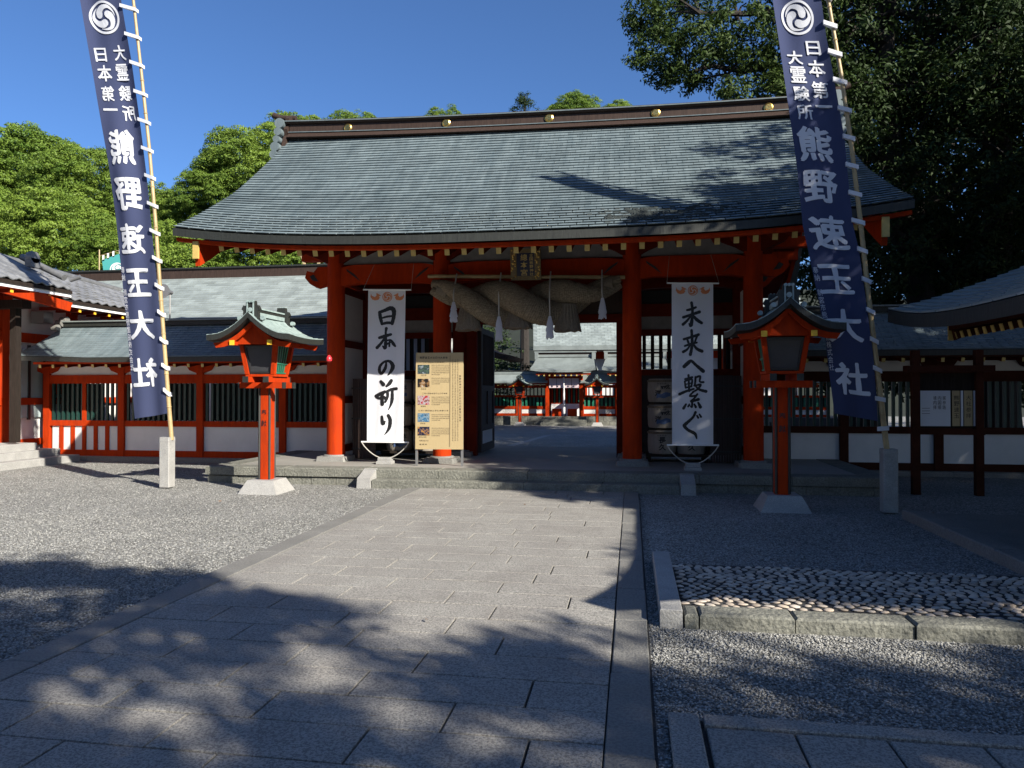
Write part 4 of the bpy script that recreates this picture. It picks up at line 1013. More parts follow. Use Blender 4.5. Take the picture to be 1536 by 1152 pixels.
        a.tube([P(0, e*.53, 2.86), P(0, e*.555, 2.86)], .035*s, 12)
        a.build('ornament_roll', M['copper_mint'], fn)['kind'] = 'stuff'
    return o
l1_ = lantern(-5.77, 11.03, 'sunlit vermilion post lantern with mint copper roof left of the steps')
l2_ = lantern(2.01, 10.53, 'shaded vermilion post lantern with copper roof right of the steps')
# small red lamp hanging at the rear eave corner of the left lantern
lm = MB(); lm.lathe((-5.02, 11.72, 2.10), [(.01, 0), (.045, .02), (.05, .06), (.03, .10), (.01, .12)], 12)
tag(lm.build('hanging_lamp', M['redp'], None, smooth=True, loc=(-5.02, 11.72, 2.1)), 'tiny red lamp hanging under the right eave corner of the sunlit lantern', 'lamp')

# ================================================================== TALL NAVY BANNERS
def interp(tab, y):
    for (y0, x0), (y1, x1) in zip(tab, tab[1:]):
        if y <= y1 or (y1, x1) == tab[-1]: return x0+(x1-x0)*(y-y0)/(y1-y0)
def nbanner(label, plabel, post_xy, post_h, Y, left, right, pole, bottom, marks, mirror, tie_y, ringc, side):
    """left/right/pole: tables (py, px) of the edges seen from the front"""
    o = thing('festival_banner', label, 'banner', (post_xy[0], post_xy[1], 0), 'tall navy festival banners on bamboo poles')
    def W(u, py, l=0):
        px = interp(left, py)*(1-u)+interp(right, py)*u
        q = atY(px, py+(bottom[0]*(1-u)+bottom[1]*u)*max(0, (py-560)/80), Y)
        fold = .02*math.sin(u*9+py*.004)+.035*math.sin(u*5-py*.011)*(1 if py < 260 else max(.25, 1-(py-260)/150))
        return (q.x, Y+fold-l, q.z)
    yb = 625
    MB().sheet(lambda u, v: W(u, -110+(yb+110)*v), 16, 90).build('cloth', M['navy'], o, smooth=True)
    for sgn in (1, -1):    # the dye shows on both faces
        L = MB()
        for ch, u0, u1, y0, y1 in marks:
            f = (lambda u, y, l: W(u0+u1-u if mirror else u, y, (.011+l)*sgn))
            tiny = u1-u0 < .15; big = y1-y0 > 34
            if tiny: glyph(L, ch, lambda u, y: f(u, y, 0), (u0, u1, y1, y0))
            else: bold(L, ch, f, (u0, u1, y1, y0), .03 if big else .022, 6, 0.02, .22 if big else 0)
        cx, cy, rx, ry = ringc
        tomoe(L, 0, 0, 1, lambda a, c, l: W(cx+a*rx*(-1 if mirror else 1), cy-c*ry, sgn*(.011+l)), 1)
        n = 40; Vv = []
        for k in range(n):
            a = 2*math.pi*k/n
            for r_ in (.90, 1.03): Vv.append(W(cx+rx*r_*math.cos(a), cy+ry*r_*math.sin(a), sgn*.004))
        L.build('lettering', M['navy_print'], o)
    P_ = [atY(interp(pole, py), py, Y) for py in (-230, -120, 0, 110, 220, 330, 440, 550, post_h[1])]
    P_[0] = P_[1]+(P_[1]-P_[2])*.25
    pb = MB().tube(P_, [.02, .022, .024, .026, .028, .030, .032, .034, .036], 12).build('bamboo_pole', M['bamboo'], o, smooth=True)
    k = 0
    for i in range(len(P_)-1):
        for t in (.1, .55):
            q = P_[i].lerp(P_[i+1], t); r_ = .024+.0016*i
            MB().lathe((q.x, q.y, q.z), [(r_, -.012), (r_+.006, 0), (r_, .012)], 10).build('bamboo_node', M['bamboo'], pb)
    a, b_ = atY(interp(left, -112)-8, -110, Y), atY(interp(pole, -118)+10, -118, Y)
    MB().tube([a, b_], .018, 8).build('cross_arm', M['bamboo'], o)
    for ty in tie_y:
        q0 = Vector(W(.97, ty)); q1 = atY(interp(pole, ty+6), ty+6, Y)
        lp = MB(); d = q1-q0; wv_ = .028
        lp.hexa([q0+Vector((0, -.04, -wv_)), q1+Vector((.045, -.045, -wv_)), q1+Vector((.045, .045, -wv_)), q0+Vector((0, .0, -wv_)),
                 q0+Vector((0, -.04, wv_)), q1+Vector((.045, -.045, wv_)), q1+Vector((.045, .045, wv_)), q0+Vector((0, .0, wv_))])
        lp.build('tie_loop', M['navy_print'], o)
    ps = thing('banner_post', plabel, 'post', (post_xy[0], post_xy[1], 0), 'stone posts holding the banner poles')
    a = MB(); a.box((post_xy[0], post_xy[1], post_h[0]/2-.03), (.18, .18, post_h[0]-.10), 0, .012); a.build('post_shaft', M['pale_stone'], ps)
    a = MB(); a.box((post_xy[0], post_xy[1], post_h[0]-.045), (.188, .188, .07), 0, .014, (.96, .96)); a.build('post_cap', M['pale_stone'], ps)
    return o
mk = [('日', .16, .42, 72, 92), ('本', .16, .48, 98, 122), ('第', .18, .48, 130, 152), ('一', .17, .50, 158, 172),
      ('大', .62, .90, 68, 90), ('霊', .60, .88, 96, 120), ('験', .60, .88, 128, 150), ('所', .62, .92, 158, 180)]
bigL = [('熊', .16, .72, 196, 246), ('野', .14, .78, 268, 315), ('速', .12, .74, 337, 380), ('玉', .16, .78, 404, 444), ('大', .14, .78, 467, 508), ('社', .10, .76, 538, 580)]
sm_ = [(c, .015, .115, 400+k*11.2, 410+k*11.2) for k, c in enumerate('奉納 新宮市熊野建設株式会社') if c != ' ']
# left banner is seen from behind: writing reads reversed
mkL = [(c, u0-.04, u1-.04, y0, y1) for c, u0, u1, y0, y1 in mk]
nbanner('tall navy festival banner seen from behind with reversed white writing, left of the gate', 'sunlit pale stone post holding the bamboo pole left of the gate',
        (-7.65, 11.22), (.86, 660), 11.22,
        [(-180, 80), (0, 120), (115, 141.5), (238, 161.6), (330, 172.6), (499, 189.6), (628, 202)],
        [(-180, 166), (0, 183), (94, 199), (183, 210), (315, 224.6), (400, 234), (499, 244), (618, 252)],
        [(-240, 172), (0, 200), (200, 222), (330, 233), (500, 245), (655, 257)],
        (4, -6), mkL+bigL+sm_, True, [10, 52, 94, 137, 179, 221, 262, 304, 345, 386, 427, 467, 508, 547, 586], (.50, 26, .38, 25), -1)
mkR = [('大', .14, .44, 76, 96), ('霊', .15, .45, 100, 124), ('験', .15, .45, 130, 152), ('所', .16, .46, 158, 180), ('日', .56, .84, 62, 82), ('本', .54, .86, 90, 114), ('第', .54, .86, 122, 146), ('一', .55, .88, 152, 166)]
bigR = [('熊', .10, .74, 192, 242), ('野', .10, .76, 258, 304), ('速', .12, .82, 325, 374), ('玉', .10, .78, 398, 440), ('大', .10, .82, 465, 512), ('社', .14, .84, 545, 592)]
nbanner('tall navy festival banner with white writing in the shade, right of the gate', 'shaded stone post holding the bamboo pole right of the gate',
        (3.34, 10.41), (.86, 680), 10.41,
        [(-180, 1140), (0, 1159), (133, 1178), (254, 1196), (339, 1205), (380, 1214), (486, 1236), (635, 1253)],
        [(-180, 1208), (0, 1231), (53, 1238), (127, 1252), (207, 1267), (339, 1280), (380, 1289), (533, 1309), (642, 1317)],
        [(-240, 1200), (0, 1242), (159, 1270), (325, 1290), (380, 1295), (530, 1313), (680, 1331)],
        (-6, 8), mkR+bigR+[(c, .01, .11, y0, y1) for c, _, _, y0, y1 in sm_], False, [-6, 36, 78, 120, 162, 204, 246, 288, 330, 373, 418, 464, 508, 551, 594, 636], (.47, 26, .33, 26), 1)

# ================================================================== FENCES (roofed corridors either side of the gate)
def fence(nm, label, xs, Y, x_end_roof, side, split_first=False):
    """xs: post positions; roofed vermilion corridor wall"""
    o = thing(nm, label, 'fence', ((xs[0]+xs[-1])/2, Y, 0))
    dark = M['red'] if side < 0 else M['old_shaded_wood']  # right fence gets the wood colour with shade put into it
    x0, x1 = min(xs), max(xs)
    x = x0
    while x < x1: MB().slab(x+.004, min(x+1.2, x1)-.004, Y-.22, Y+.22, -.02, .10, .012).build('foundation_stone', M['kerb'], o); x += 1.2
    for X in xs:
        MB().box((X, Y, 1.17), (.16, .16, 2.14)).build('post', dark, o)
        MB().prism([(X-.34, 2.20), (X-.27, 2.10), (X-.08, 2.03), (X+.08, 2.03), (X+.27, 2.10), (X+.34, 2.20)], Y-.07, Y+.07).build('bracket', dark, o)
    for z0, z1, th in ((.10, .24, .12), (.80, .93, .12), (1.80, 2.0, .14), (2.20, 2.32, .12)):
        MB().b2(x0+.08, x1-.08, Y-th/2, Y+th/2, z0, z1).build('rail', dark, o)
    sm = unit_box('fence_slat_shape', M['dark_green'], .055, .05, .87)
    for i in range(len(xs)-1):
        a, b_ = xs[i]+.08, xs[i+1]-.08
        if split_first and i == 0:
            m_ = (a+b_)/2; MB().b2(m_-.05, m_+.05, Y-.05, Y+.05, .93, 1.80).build('mullion', dark, o)
            for k in range(6):
                c0 = a+(b_-a)*k/6; MB().b2(c0+.05, a+(b_-a)*(k+1)/6-.05, Y-.02, Y+.02, .24, .80).build('white_panel', M['plaster'], o)
                if k: MB().b2(c0-.05, c0+.05, Y-.045, Y+.045, .24, .80).build('strut', dark, o)
        else: MB().b2(a, b_, Y-.02, Y+.02, .24, .80).build('white_panel', M['plaster'], o)
        MB().b2(a, b_, Y-.02, Y+.02, 2.0, 2.2).build('white_panel', M['plaster'], o)
        n = max(4, int((b_-a)/.125))
        for k in range(n): piece('slat', sm, (a+(k+.5)*(b_-a)/n, Y, 1.365), parent=o)
        if side < 0: MB().b2(a, (b_ if not (split_first and i == 0) else (a+b_)/2+.25), Y+.30, Y+.33, .93, 1.80).build('shade_sheet', M['dark_void'], o)  # dark sheet added so the slat gaps read as shaded interior
    # roof
    rx0, rx1 = x_end_roof; cxr = (rx0+rx1)/2
    def rp(u, v, l=0):   # v 0 front eave, .5 ridge, 1 rear eave
        t = 1-abs(2*v-1); yy = Y+(-1.12 if v < .5 else 1.12)*(1-t); X = rx0+(rx1-rx0)*u
        end = (1-u if side < 0 else u); flare = 0.06*max(0, end-.8)/.2*(1-t)
        if side < 0 and u < .12: X -= .42*(1-t)**1.3*(1-u/.12)
        return (X, yy, 2.36+.82*t**1.25+flare+l)
    rf = MB().thick(lambda u, v: rp(u, v, -.012), 24, 16, (0, 0, -.10)).build('roof', M['copper_dark'], o, smooth=True)
    mb = MB(); tint = []; nrow = 16; ncol = int((rx1-rx0)/.30)
    for s_ in (0, 1):
        for i in range(nrow):
            v0, v1 = i/nrow*.485, (i+1)/nrow*.485
            if s_: v0, v1 = 1-v0, 1-v1
            for j in range(-1, ncol+1):
                u0 = max(0, (j+(i % 2)*.5)/ncol); u1 = min(1, (j+1+(i % 2)*.5)/ncol)
                if u1-u0 < .003: continue
                g_ = .0006; q = [rp(u0+g_, v0), rp(u1-g_, v0), rp(u1-g_, v1), rp(u0+g_, v1)]
                up = [(a[0], a[1], a[2]+(.018 if k < 2 else .004)) for k, a in enumerate(q)]
                mb.add(q+up, [(4, 5, 6, 7), (0, 1, 5, 4), (1, 2, 6, 5), (3, 0, 4, 7)]); tint += [R.random()]*8
    so = mb.build('shingles', M['copper'], rf); so['kind'] = 'stuff'
    ta = so.data.attributes.new('tint', 'FLOAT', 'POINT'); ta.data.foreach_set('value', np.array(tint, dtype=np.float32))
    MB().b2(rx0+.05, rx1, Y-.13, Y+.13, 3.14, 3.24).build('ridge', M['copper_dark'], o)
    MB().b2(rx0-.02, rx1, Y-.17, Y+.17, 3.243, 3.27).build('ridge_cap', M['copper_light'], o)
    e = MB(); xe = rx0 if side < 0 else rx1
    for dy, dz, r_ in ((0, .16, .09), (-.14, .08, .08), (.14, .08, .08), (-.27, -.03, .07), (.27, -.03, .07)): e.tube([(xe-.07, Y+dy, 3.14+dz), (xe+.09, Y+dy, 3.14+dz)], r_, 12)
    e.build('ridge_end_ornament', M['kerb'], o)['kind'] = 'stuff'
    MB().b2(rx0+.1, rx1-.02, Y-1.02, Y-.96, 2.22, 2.27).build('eave_board', dark, o)
    rm = MB().box((0, .5, 0), (.055, 1.0, .07)).mesh('short_rafter_shape', M['dark_red']); tm = MB().box((0, -.004, 0), (.058, .008, .073)).mesh('short_rafter_tip_shape', M['ochre'])
    n = int((rx1-rx0-.3)/.33)
    for k in range(n):
        r_ = piece('rafter', rm, (rx0+.25+k*.33, Y-.99, 2.175), (.17, 0, 0), o); t_ = piece('rafter_tip', tm, (0, 0, 0), (0, 0, 0), r_); t_.location = (0, 0, 0)
    return o
fence('corridor_fence', 'sunlit roofed vermilion fence with white panels left of the gate', [-13.75, -11.78, -9.78, -7.76, -5.95], 15.6, (-13.35, -5.8), -1, True)
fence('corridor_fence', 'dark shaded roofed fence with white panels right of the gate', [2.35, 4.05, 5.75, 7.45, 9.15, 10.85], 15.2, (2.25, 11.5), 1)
# speaker horn and cable on the ridge of the left fence roof
hs = thing('loudspeaker', 'grey horn loudspeaker on the ridge beside the bamboo pole of the left banner', 'loudspeaker', (-10.35, 15.6, 3.27))
MB().lathe((-10.35, 15.0, 3.86), [(.16, 0), (.10, .12), (.05, .2), (.05, .3)], 16, 'Y').build('horn', M['steel'], hs, smooth=True)
MB().tube([(-10.35, 15.25, 3.27), (-10.35, 15.25, 3.86)], .015, 6).build('bracket', M['steel'], hs)

# long hall behind the left fence ------------------------------------------------
hall = thing('long_hall', 'long hall with pale copper shingle roof behind the left fence', 'building', (-11.5, 21.5, 0))
def hp(u, v, l=0): return (-18+13.2*u, 18.6+2.6*v, 3.62+1.62*v**1.1+l)
hr = MB().thick(lambda u, v: hp(u, v, -.01), 8, 6, (0, 0, -.12)).build('roof', M['copper_dark'], hall)
mb = MB(); tint = []
for i in range(20):
    for j in range(-1, 34):
        u0, u1 = max(0, (j+(i % 2)*.5)/34), min(1, (j+1+(i % 2)*.5)/34)
        if u1-u0 < .003: continue
        q = [hp(u0+.0003, i/20), hp(u1-.0003, i/20), hp(u1-.0003, (i+1)/20), hp(u0+.0003, (i+1)/20)]
        up = [(a[0], a[1], a[2]+(.022 if k < 2 else .004)) for k, a in enumerate(q)]; mb.add(q+up, [(4, 5, 6, 7), (0, 1, 5, 4), (1, 2, 6, 5), (3, 0, 4, 7)]); tint += [R.random()]*8
so = mb.build('shingles', M['copper_light'], hr); so['kind'] = 'stuff'
ta = so.data.attributes.new('tint', 'FLOAT', 'POINT'); ta.data.foreach_set('value', np.array(tint, dtype=np.float32))
MB().thick(lambda u, v: (-18+13.2*u, 23.8-2.6*v, 3.62+1.62*v**1.1), 4, 4, (0, 0, -.12)).build('rear_roof', M['copper_light'], hall)
MB().b2(-18, -4.8, 21.03, 21.37, 5.1, 5.42).build('ridge', M['ridge'], hall); MB().b2(-18.1, -4.7, 20.98, 21.42, 5.423, 5.47).build('ridge_cap', M['copper_dark'], hall)
MB().b2(-17.6, -5.2, 19.4, 19.5, 0, 3.8).build('wall', M['plaster'], hall); MB().b2(-17.6, -5.2, 22.9, 23.0, 0, 3.8).build('wall', M['plaster'], hall)
for k in range(7): MB().b2(-17.5+k*2, -17.3+k*2, 19.33, 19.39, 0, 3.8).build('post', M['dark_red'], hall)
# crossed roof finials of the sanctuary behind
ch = thing('sanctuary_roof_finials', 'crossed pale roof finials of a sanctuary rising behind the long hall', 'roof finial', (-10.9, 27, 0))
for dx, nm in ((-.5, 1), (.5, -1)):
    for s_ in (-1, 1): MB().tube([(-11.2+dx*2.2, 27, 5.6), (-11.2+dx*2.2+s_*.42, 27, 7.0)], .06, 4).build('finial', M['board_wood'], ch)
MB().prism([(-13.3, 5.2), (-9.1, 5.2), (-9.4, 6.1), (-13.0, 6.1)], 26.6, 27.4).build('ridge', M['ridge'], ch); MB().b2(-13.3, -9.1, 26.2, 27.8, 0, 5.18).build('wall', M['plaster'], ch)

# ================================================================== LEFT OFFICE BUILDING
ob = thing('shrine_office', 'white walled shrine office with grey clay tile roof at the left edge', 'building', (-16.5, 15.5, 0))
WX = -14.0
MB().b2(WX-5, WX-.06, 8.0, 23.0, 0.0, 4.0).build('wall', M['plaster'], ob)
for z0, z1 in ((.35, .50), (1.30, 1.46), (2.76, 2.98), (3.86, 4.0)): MB().b2(WX-.06, WX+.04, 8.0, 23.0, z0, z1).build('rail', M['red'], ob)
for y in (9.0, 10.9, 12.6, 14.62, 16.62, 18.6, 20.6): MB().b2(WX-.07, WX+.06, y-.13, y+.13, 0, 3.9).build('post', M['red'], ob)
MB().b2(WX-.05, WX+.0, 14.9, 15.7, 1.0, 2.6).build('window', M['screen'], ob); 
for y in (14.85, 15.28, 15.72): MB().b2(WX-.02, WX+.03, y-.03, y+.03, .95, 2.7).build('window_frame', M['black'], ob)
MB().b2(WX-.05, WX+.015, 12.75, 14.45, .5, 1.3).build('panel', M['white'], ob)
ct = MB(); ct.prism([(WX+.05, 1.55), (WX+.42, 1.55), (WX+.42, 2.55), (WX+.05, 2.72)], 15.75, 16.5); ct.build('red_cabinet', M['red'], ob)
MB().prism([(WX+.03, 2.725), (WX+.50, 2.54), (WX+.50, 2.60), (WX+.03, 2.785)], 15.68, 16.57).build('cabinet_lid', M['red'], ob)
MB().b2(WX+.02, WX+.36, 15.3, 15.6, 3.22, 3.5).build('vent_hood', M['steel'], ob)
# eaves: red boards, white fascia, rafters tips, two sections
for sec, (y0, y1, ex, ez, rtop) in enumerate(((7.0, 14.85, -12.62, 3.93, 0), (14.88, 23.0, -13.02, 3.78, 0))):
    MB().prism([(WX-.1, ez-.02), (ex+.05, ez-.20), (ex+.05, ez-.13), (WX-.1, ez+.25)], y0, y1).build('soffit', M['red'], ob)
    MB().b2(ex+.052, ex+.09, y0, y1, ez-.19, ez-.06).build('fascia', M['white'], ob)
    for k in range(int((y1-y0)/.5)):
        yy = y0+.3+k*.5; MB().b2(ex-.6, ex+.02, yy-.035, yy+.035, ez-.28, ez-.20).build('rafter', M['dark_red'], ob); MB().b2(ex+.022, ex+.03, yy-.037, yy+.037, ez-.282, ez-.198).build('rafter_tip', M['yellow'], ob)
    # tiles: rows run along Y
    def tp(y, v, l=0, ex=ex, ez=ez): return (ex+.12-2.6*v, y, ez-.02+(1.30-.055*(y-13))*v+l)
    MB().thick(lambda a, c: tp(y0+(y1-y0)*a, c, -.03), 12, 4, (0, 0, -.07)).build('roof', M['bare_wood'], ob)
    rfo = ob.children[-1] if False else None
    base = [x for x in ob.children if x.name.startswith('roof')][-1]
    tl = MB(); w, d = .30, .30
    n = 8; P = []; 
    for e_ in (0, 1):
        for k in range(n+1):
            yy = -w/2+w*k/n; hh = .03*math.sin(math.pi*2*k/n)+(.012 if k > n/2 else 0)
            P += [(.0+e_*-d, yy, hh+.022-(.016*e_)), (.0+e_*-d, yy, hh+.0-(.016*e_))]
    Fc = []
    for k in range(n):
        a = 2*k; b_ = 2*(n+1)+2*k; Fc += [(a, a+2, b_+2, b_), (a+1, b_+1, b_+3, a+3), (a, a+1, a+3, a+2)]
    tile_me = tl.add(P, Fc).mesh('tile_shape', M['tile'], True)
    sl = math.atan2(1.30-.055*((y0+y1)/2-13), 2.6); nr_ = 11; cnt = 0; rest = MB(); tint = []
    cols = int((y1-y0)/w)
    for i in range(nr_):
        for j in range(cols):
            yy = y0+(j+.5)*w; q = tp(yy, i*.262/2.6*1.0, .0)
            rot = (0, sl, 0)
            if cnt < 150 and yy > 12.4 and yy < 19.5 and i < 7: piece('tile', tile_me, q, rot, base); cnt += 1
            else:
                cs, sn = math.cos(sl), math.sin(sl)
                rest.add([(q[0]+v.co.x*cs+v.co.z*sn, q[1]+v.co.y, q[2]-v.co.x*sn+v.co.z*cs) for v in tile_me.vertices], [tuple(p_.vertices) for p_ in tile_me.polygons]); tint += [R.random()]*len(tile_me.vertices)
    ro = rest.build('tiles', M['tile'], base); ro['kind'] = 'stuff'
    ta = ro.data.attributes.new('tint', 'FLOAT', 'POINT'); ta.data.foreach_set('value', np.array(tint, dtype=np.float32))
    for k in range(8):
        yy = y0+(y1-y0)*k/8; a_, b_ = tp(yy, 1.03, .05), tp(y0+(y1-y0)*(k+1)/8, 1.03, .05)
        MB().tube([a_, b_], .09, 10).build('ridge_tile', M['tile'], ob, smooth=True)
    MB().thick(lambda a, c: (ex-2.5-2.6*c, y0+(y1-y0)*a, ez+1.27-.055*(y0+(y1-y0)*a-13)-.9*c), 4, 2, (0, 0, -.07)).build('rear_roof', M['tile'], ob)
# red end board, corner ridge ornament
MB().prism([(13.9, 3.72), (14.86, 3.62), (14.78, 3.42), (13.0, 3.60)], -12.56, -12.50, 'X').build('end_board', M['red'], ob)
q = MB()
q.tube([(-12.75, 14.9, 4.20), (-13.9, 14.95, 4.72)], .075, 10); q.tube([(-12.6, 14.9, 4.14), (-12.38, 14.95, 4.22)], .05, 10); q.build('verge_ridge', M['tile'], ob, smooth=True)['kind'] = 'stuff'
q = MB(); q.lathe((-13.3, 14.6, 4.62), [(.13, -.08), (.15, 0), (.13, .08)], 14, 'X'); q.box((-13.3, 14.6, 4.50), (.16, .26, .2)); q.build('end_tile', M['tile'], ob)['kind'] = 'stuff'
# dark porch post and stone steps of the office
MB().b2(-13.35, -13.20, 14.05, 14.20, .5, 3.55).build('porch_post', M['bare_wood'], ob)
MB().b2(-14.0, -13.0, 14.0, 14.25, 3.42, 3.6).build('porch_beam', M['bare_wood'], ob)
st = thing('stone_steps', 'pale stone steps in front of the office at the left edge', 'steps', (-13.2, 14, 0))
for k, (x1, y1) in enumerate(((-12.62, 15.30), (-12.95, 15.05), (-13.15, 14.6))):
    y = 11.5-k*.2
    while y < y1-.05:
        e_ = min(y+1.25, y1); MB().slab(-14.1, x1, y+.003, e_-.003, k*.155-.02, (k+1)*.155, .01).build('step_slab', M['pale_stone'], st); y = e_
# bicycle-like round red sign edge by the porch
rs = MB(); rs.lathe((-13.5, 13.35, .78), [(.30, 0), (.30, .02), (.29, .03)], 24, 'X')
tag(rs.build('round_sign', M['redp'], None, loc=(-13.5, 13.35, .46)), 'round red sign leaning by the dark porch post', 'sign')
# teal banner on the roof line behind
tb = thing('teal_banner', 'small teal banner with white whorl crest behind the office roof', 'banner', (-15.9, 22.0, 0))
def TB(px, py, l=0): q = atY(px, py, 22.0); return (q.x, 22.0-l, q.z)
MB().add([TB(153, 390), TB(186, 378), TB(184, 475), TB(163, 475)], [(0, 1, 2, 3)]).build('cloth', M['teal'], tb)
a = MB(); tomoe(a, 176, 405, 11, lambda x, y, l: TB(x, y, .01+l)); a.build('crest', M['white'], tb)
for x, y in ((155, 388), (162, 385), (170, 382), (180, 378)): MB().add([TB(x-1.5, y-5), TB(x+1.5, y-5.5), TB(x+1.5, y+3), TB(x-1.5, y+4)], [(0, 1, 2, 3)]).build('tie_loop', M['white'], tb)
q0 = atY(151, 388, 22.0); MB().tube([(q0.x-.05, 22.0, 0), (q0.x-.05, 22.0, q0.z+.3)], .02, 6).build('pole', M['bamboo'], tb)
MB().tube([(q0.x-.05, 22.02, q0.z+.1), (q0.x+.9, 22.02, q0.z+.32)], .012, 6).build('cross_arm', M['bamboo'], tb)

# ================================================================== RIGHT: purification pavilion, notice frame
pv_ = thing('water_pavilion', 'open pavilion with curved pale copper roof at the right edge, in shade', 'building', (6.2, 6.6, 0))
ex0, ex1, ey0, ey1 = 3.42, 9.0, 2.9, 10.35
def pvz(u, v): return 2.47+.22*(abs(2*u-1)**4)*(1-v)
cxp = (ex0+ex1)/2
def pp_(u, v, sgn, l=0):   # u along Y, v eave..ridge
    x = ex0+(cxp-ex0)*v; x = x if sgn < 0 else ex0+ex1-x
    return (x+(.10*(abs(2*u-1)**4)*(1-v)*-1 if sgn < 0 else 0), ey0+(ey1-ey0)*u, pvz(u, v)+.95*v**1.35+.35*v+l)
prf = MB().thick(lambda u, v: pp_(u, v, -1, -.012), 24, 12, (0, 0, -.16)).build('roof', M['copper_dark'], pv_, smooth=True)
MB().thick(lambda u, v: pp_(u, v, 1), 12, 10, (0, 0, -.16)).build('rear_roof', M['copper'], pv_, smooth=True)
mb = MB(); tint = []; cnt = 0
for i in range(22):
    for j in range(-1, 17):
        u0, u1 = max(0, (j+(i % 2)*.5)/17), min(1, (j+1+(i % 2)*.5)/17)
        if u1-u0 < .01: continue
        v0, v1 = i/22, (i+1)/22
        q = [pp_(u0+.0012, v0, -1), pp_(u1-.0012, v0, -1), pp_(u1-.0012, v1, -1), pp_(u0+.0012, v1, -1)]
        up = [(a[0], a[1], a[2]+(.022 if k < 2 else .004)) for k, a in enumerate(q)]
        if u0 > .55 and i < 12: MB().add(q+up, [(4, 5, 6, 7), (0, 1, 5, 4), (1, 2, 6, 5), (3, 0, 4, 7), (3, 2, 1, 0)]).build('shingle', M['copper_light'], prf)
        else: mb.add(q+up, [(4, 5, 6, 7), (0, 1, 5, 4), (1, 2, 6, 5), (3, 0, 4, 7)]); tint += [R.random()]*8
so = mb.build('shingles', M['copper_light'], prf); so['kind'] = 'stuff'
ta = so.data.attributes.new('tint', 'FLOAT', 'POINT'); ta.data.foreach_set('value', np.array(tint, dtype=np.float32))
MB().b2(ex0+.44, ex0+.52, ey0+.5, ey1-.5, 2.36, 2.46).build('eave_board', M['old_shaded_wood'], pv_)
rm = MB().box((.9, 0, 0), (1.8, .06, .08)).mesh('pavilion_rafter_shape', M['old_shaded_wood']); tm = MB().box((-.005, 0, 0), (.01, .063, .084)).mesh('pavilion_rafter_tip_shape', M['ochre'])
for k in range(34):
    r_ = piece('rafter', rm, (ex0+.52, ey0+.55+k*.194, 2.30), (0, -.28, 0), pv_); t_ = piece('rafter_tip', tm, (0, 0, 0), (0, 0, 0), r_); t_.location = (0, 0, 0)
MB().prism([(ex0+.46, 2.50), (ex0+.52, 2.24), (cxp, 3.3), (ex1-.52, 2.24), (ex1-.46, 2.50), (cxp, 3.58)], ey1-.52, ey1-.45).build('bargeboard', M['old_shaded_wood'], pv_)
MB().prism([(ex0+.46, 2.50), (ex0+.52, 2.24), (cxp, 3.3), (ex1-.52, 2.24), (ex1-.46, 2.50), (cxp, 3.58)], ey0+.45, ey0+.52).build('bargeboard', M['old_shaded_wood'], pv_)
MB().b2(ex0+.46, ex0+.52, ey1-.445, ey1-.42, 2.24, 2.50).build('bargeboard_cap', M['ochre'], pv_)
for X in (4.6, 7.8):
    for Yq in (3.9, 6.6, 9.3): MB().box((X, Yq, 1.4), (.18, .18, 2.5)).build('post', M['old_shaded_wood'], pv_)
MB().b2(4.6, 7.8, 3.85, 3.95, 2.3, 2.5).build('beam', M['old_shaded_wood'], pv_); MB().b2(4.6, 7.8, 9.25, 9.35, 2.3, 2.5).build('beam', M['old_shaded_wood'], pv_)
for X in (4.6, 7.8): MB().b2(X-.07, X+.07, 3.99, 9.21, 2.3, 2.5).build('beam', M['old_shaded_wood'], pv_)
MB().b2(cxp-.15, cxp+.15, ey0, ey1, 3.84, 4.1).build('ridge', M['ridge'], pv_)
pfl = MB(); pfl.b2(3.42, 8.9, 3.2, 10.0, -.02, .08); pf2 = pfl.build('pavilion_floor', M['kerb']); tag(pf2, 'low stone floor under the pavilion at the right edge', kind='structure')
y = 3.2
while y < 10.0: MB().slab(3.36, 3.60, y+.004, min(y+1.1, 10.0)-.004, -.02, .12, .012).build('kerb_stone', M['kerb'], pf2); y += 1.1
bs = thing('stone_basin', 'rough stone water basin under the pavilion roof', 'basin', (6.2, 6.5, .08))
a = MB(); a.box((6.2, 6.5, .42), (1.2, 2.2, .66), 0, .1, (1.08, 1.05)); a.build('basin_body', M['rough_stone'], bs)
a = MB(); a.b2(5.75, 6.65, 5.6, 7.4, .752, .758); a.build('water_surface', mat('dark_water', (.01, .015, .015), .05), bs)

nf = thing('framed_notice', 'white notices on a dark wooden frame in the shade before the right fence', 'notice board', (4.75, 12.45, 0))
for px in (1373, 1468):
    q = atY(px, 600, 12.4); MB().b2(q.x-.055, q.x+.055, 12.35, 12.46, 0, 2.25).build('leg', M['old_shaded_wood'], nf)
def NF(px, py, l=0): q = atY(px, py, 12.4); return (q.x, 12.40-l, q.z)
a, b_ = NF(1368, 560), NF(1478, 560)
MB().b2(a[0]-.1, b_[0]+.1, 12.3, 12.5, a[2]+.02, a[2]+.12).build('top_beam', M['old_shaded_wood'], nf)
c_ = NF(1368, 642); MB().b2(a[0]+.05, b_[0]-.02, 12.36, 12.44, c_[2]-.1, c_[2]-.01).build('bottom_beam', M['old_shaded_wood'], nf)
MB().b2(a[0]+.12, b_[0]-.1, 12.41, 12.43, c_[2], a[2]).build('dark_backing', M['bare_wood'], nf)
for x0, x1, m_ in ((1379, 1425, 'notice'), (1428, 1439, 'board_wood'), (1441, 1444, 'notice'), (1446, 1458, 'board_wood'), (1460, 1464, 'notice')):
    p0, p1 = NF(x0, 639, .005), NF(x1, 586, .005); MB().b2(p0[0], p1[0], 12.385, 12.40, p0[2], p1[2]).build('notice_sheet', M[m_], nf)
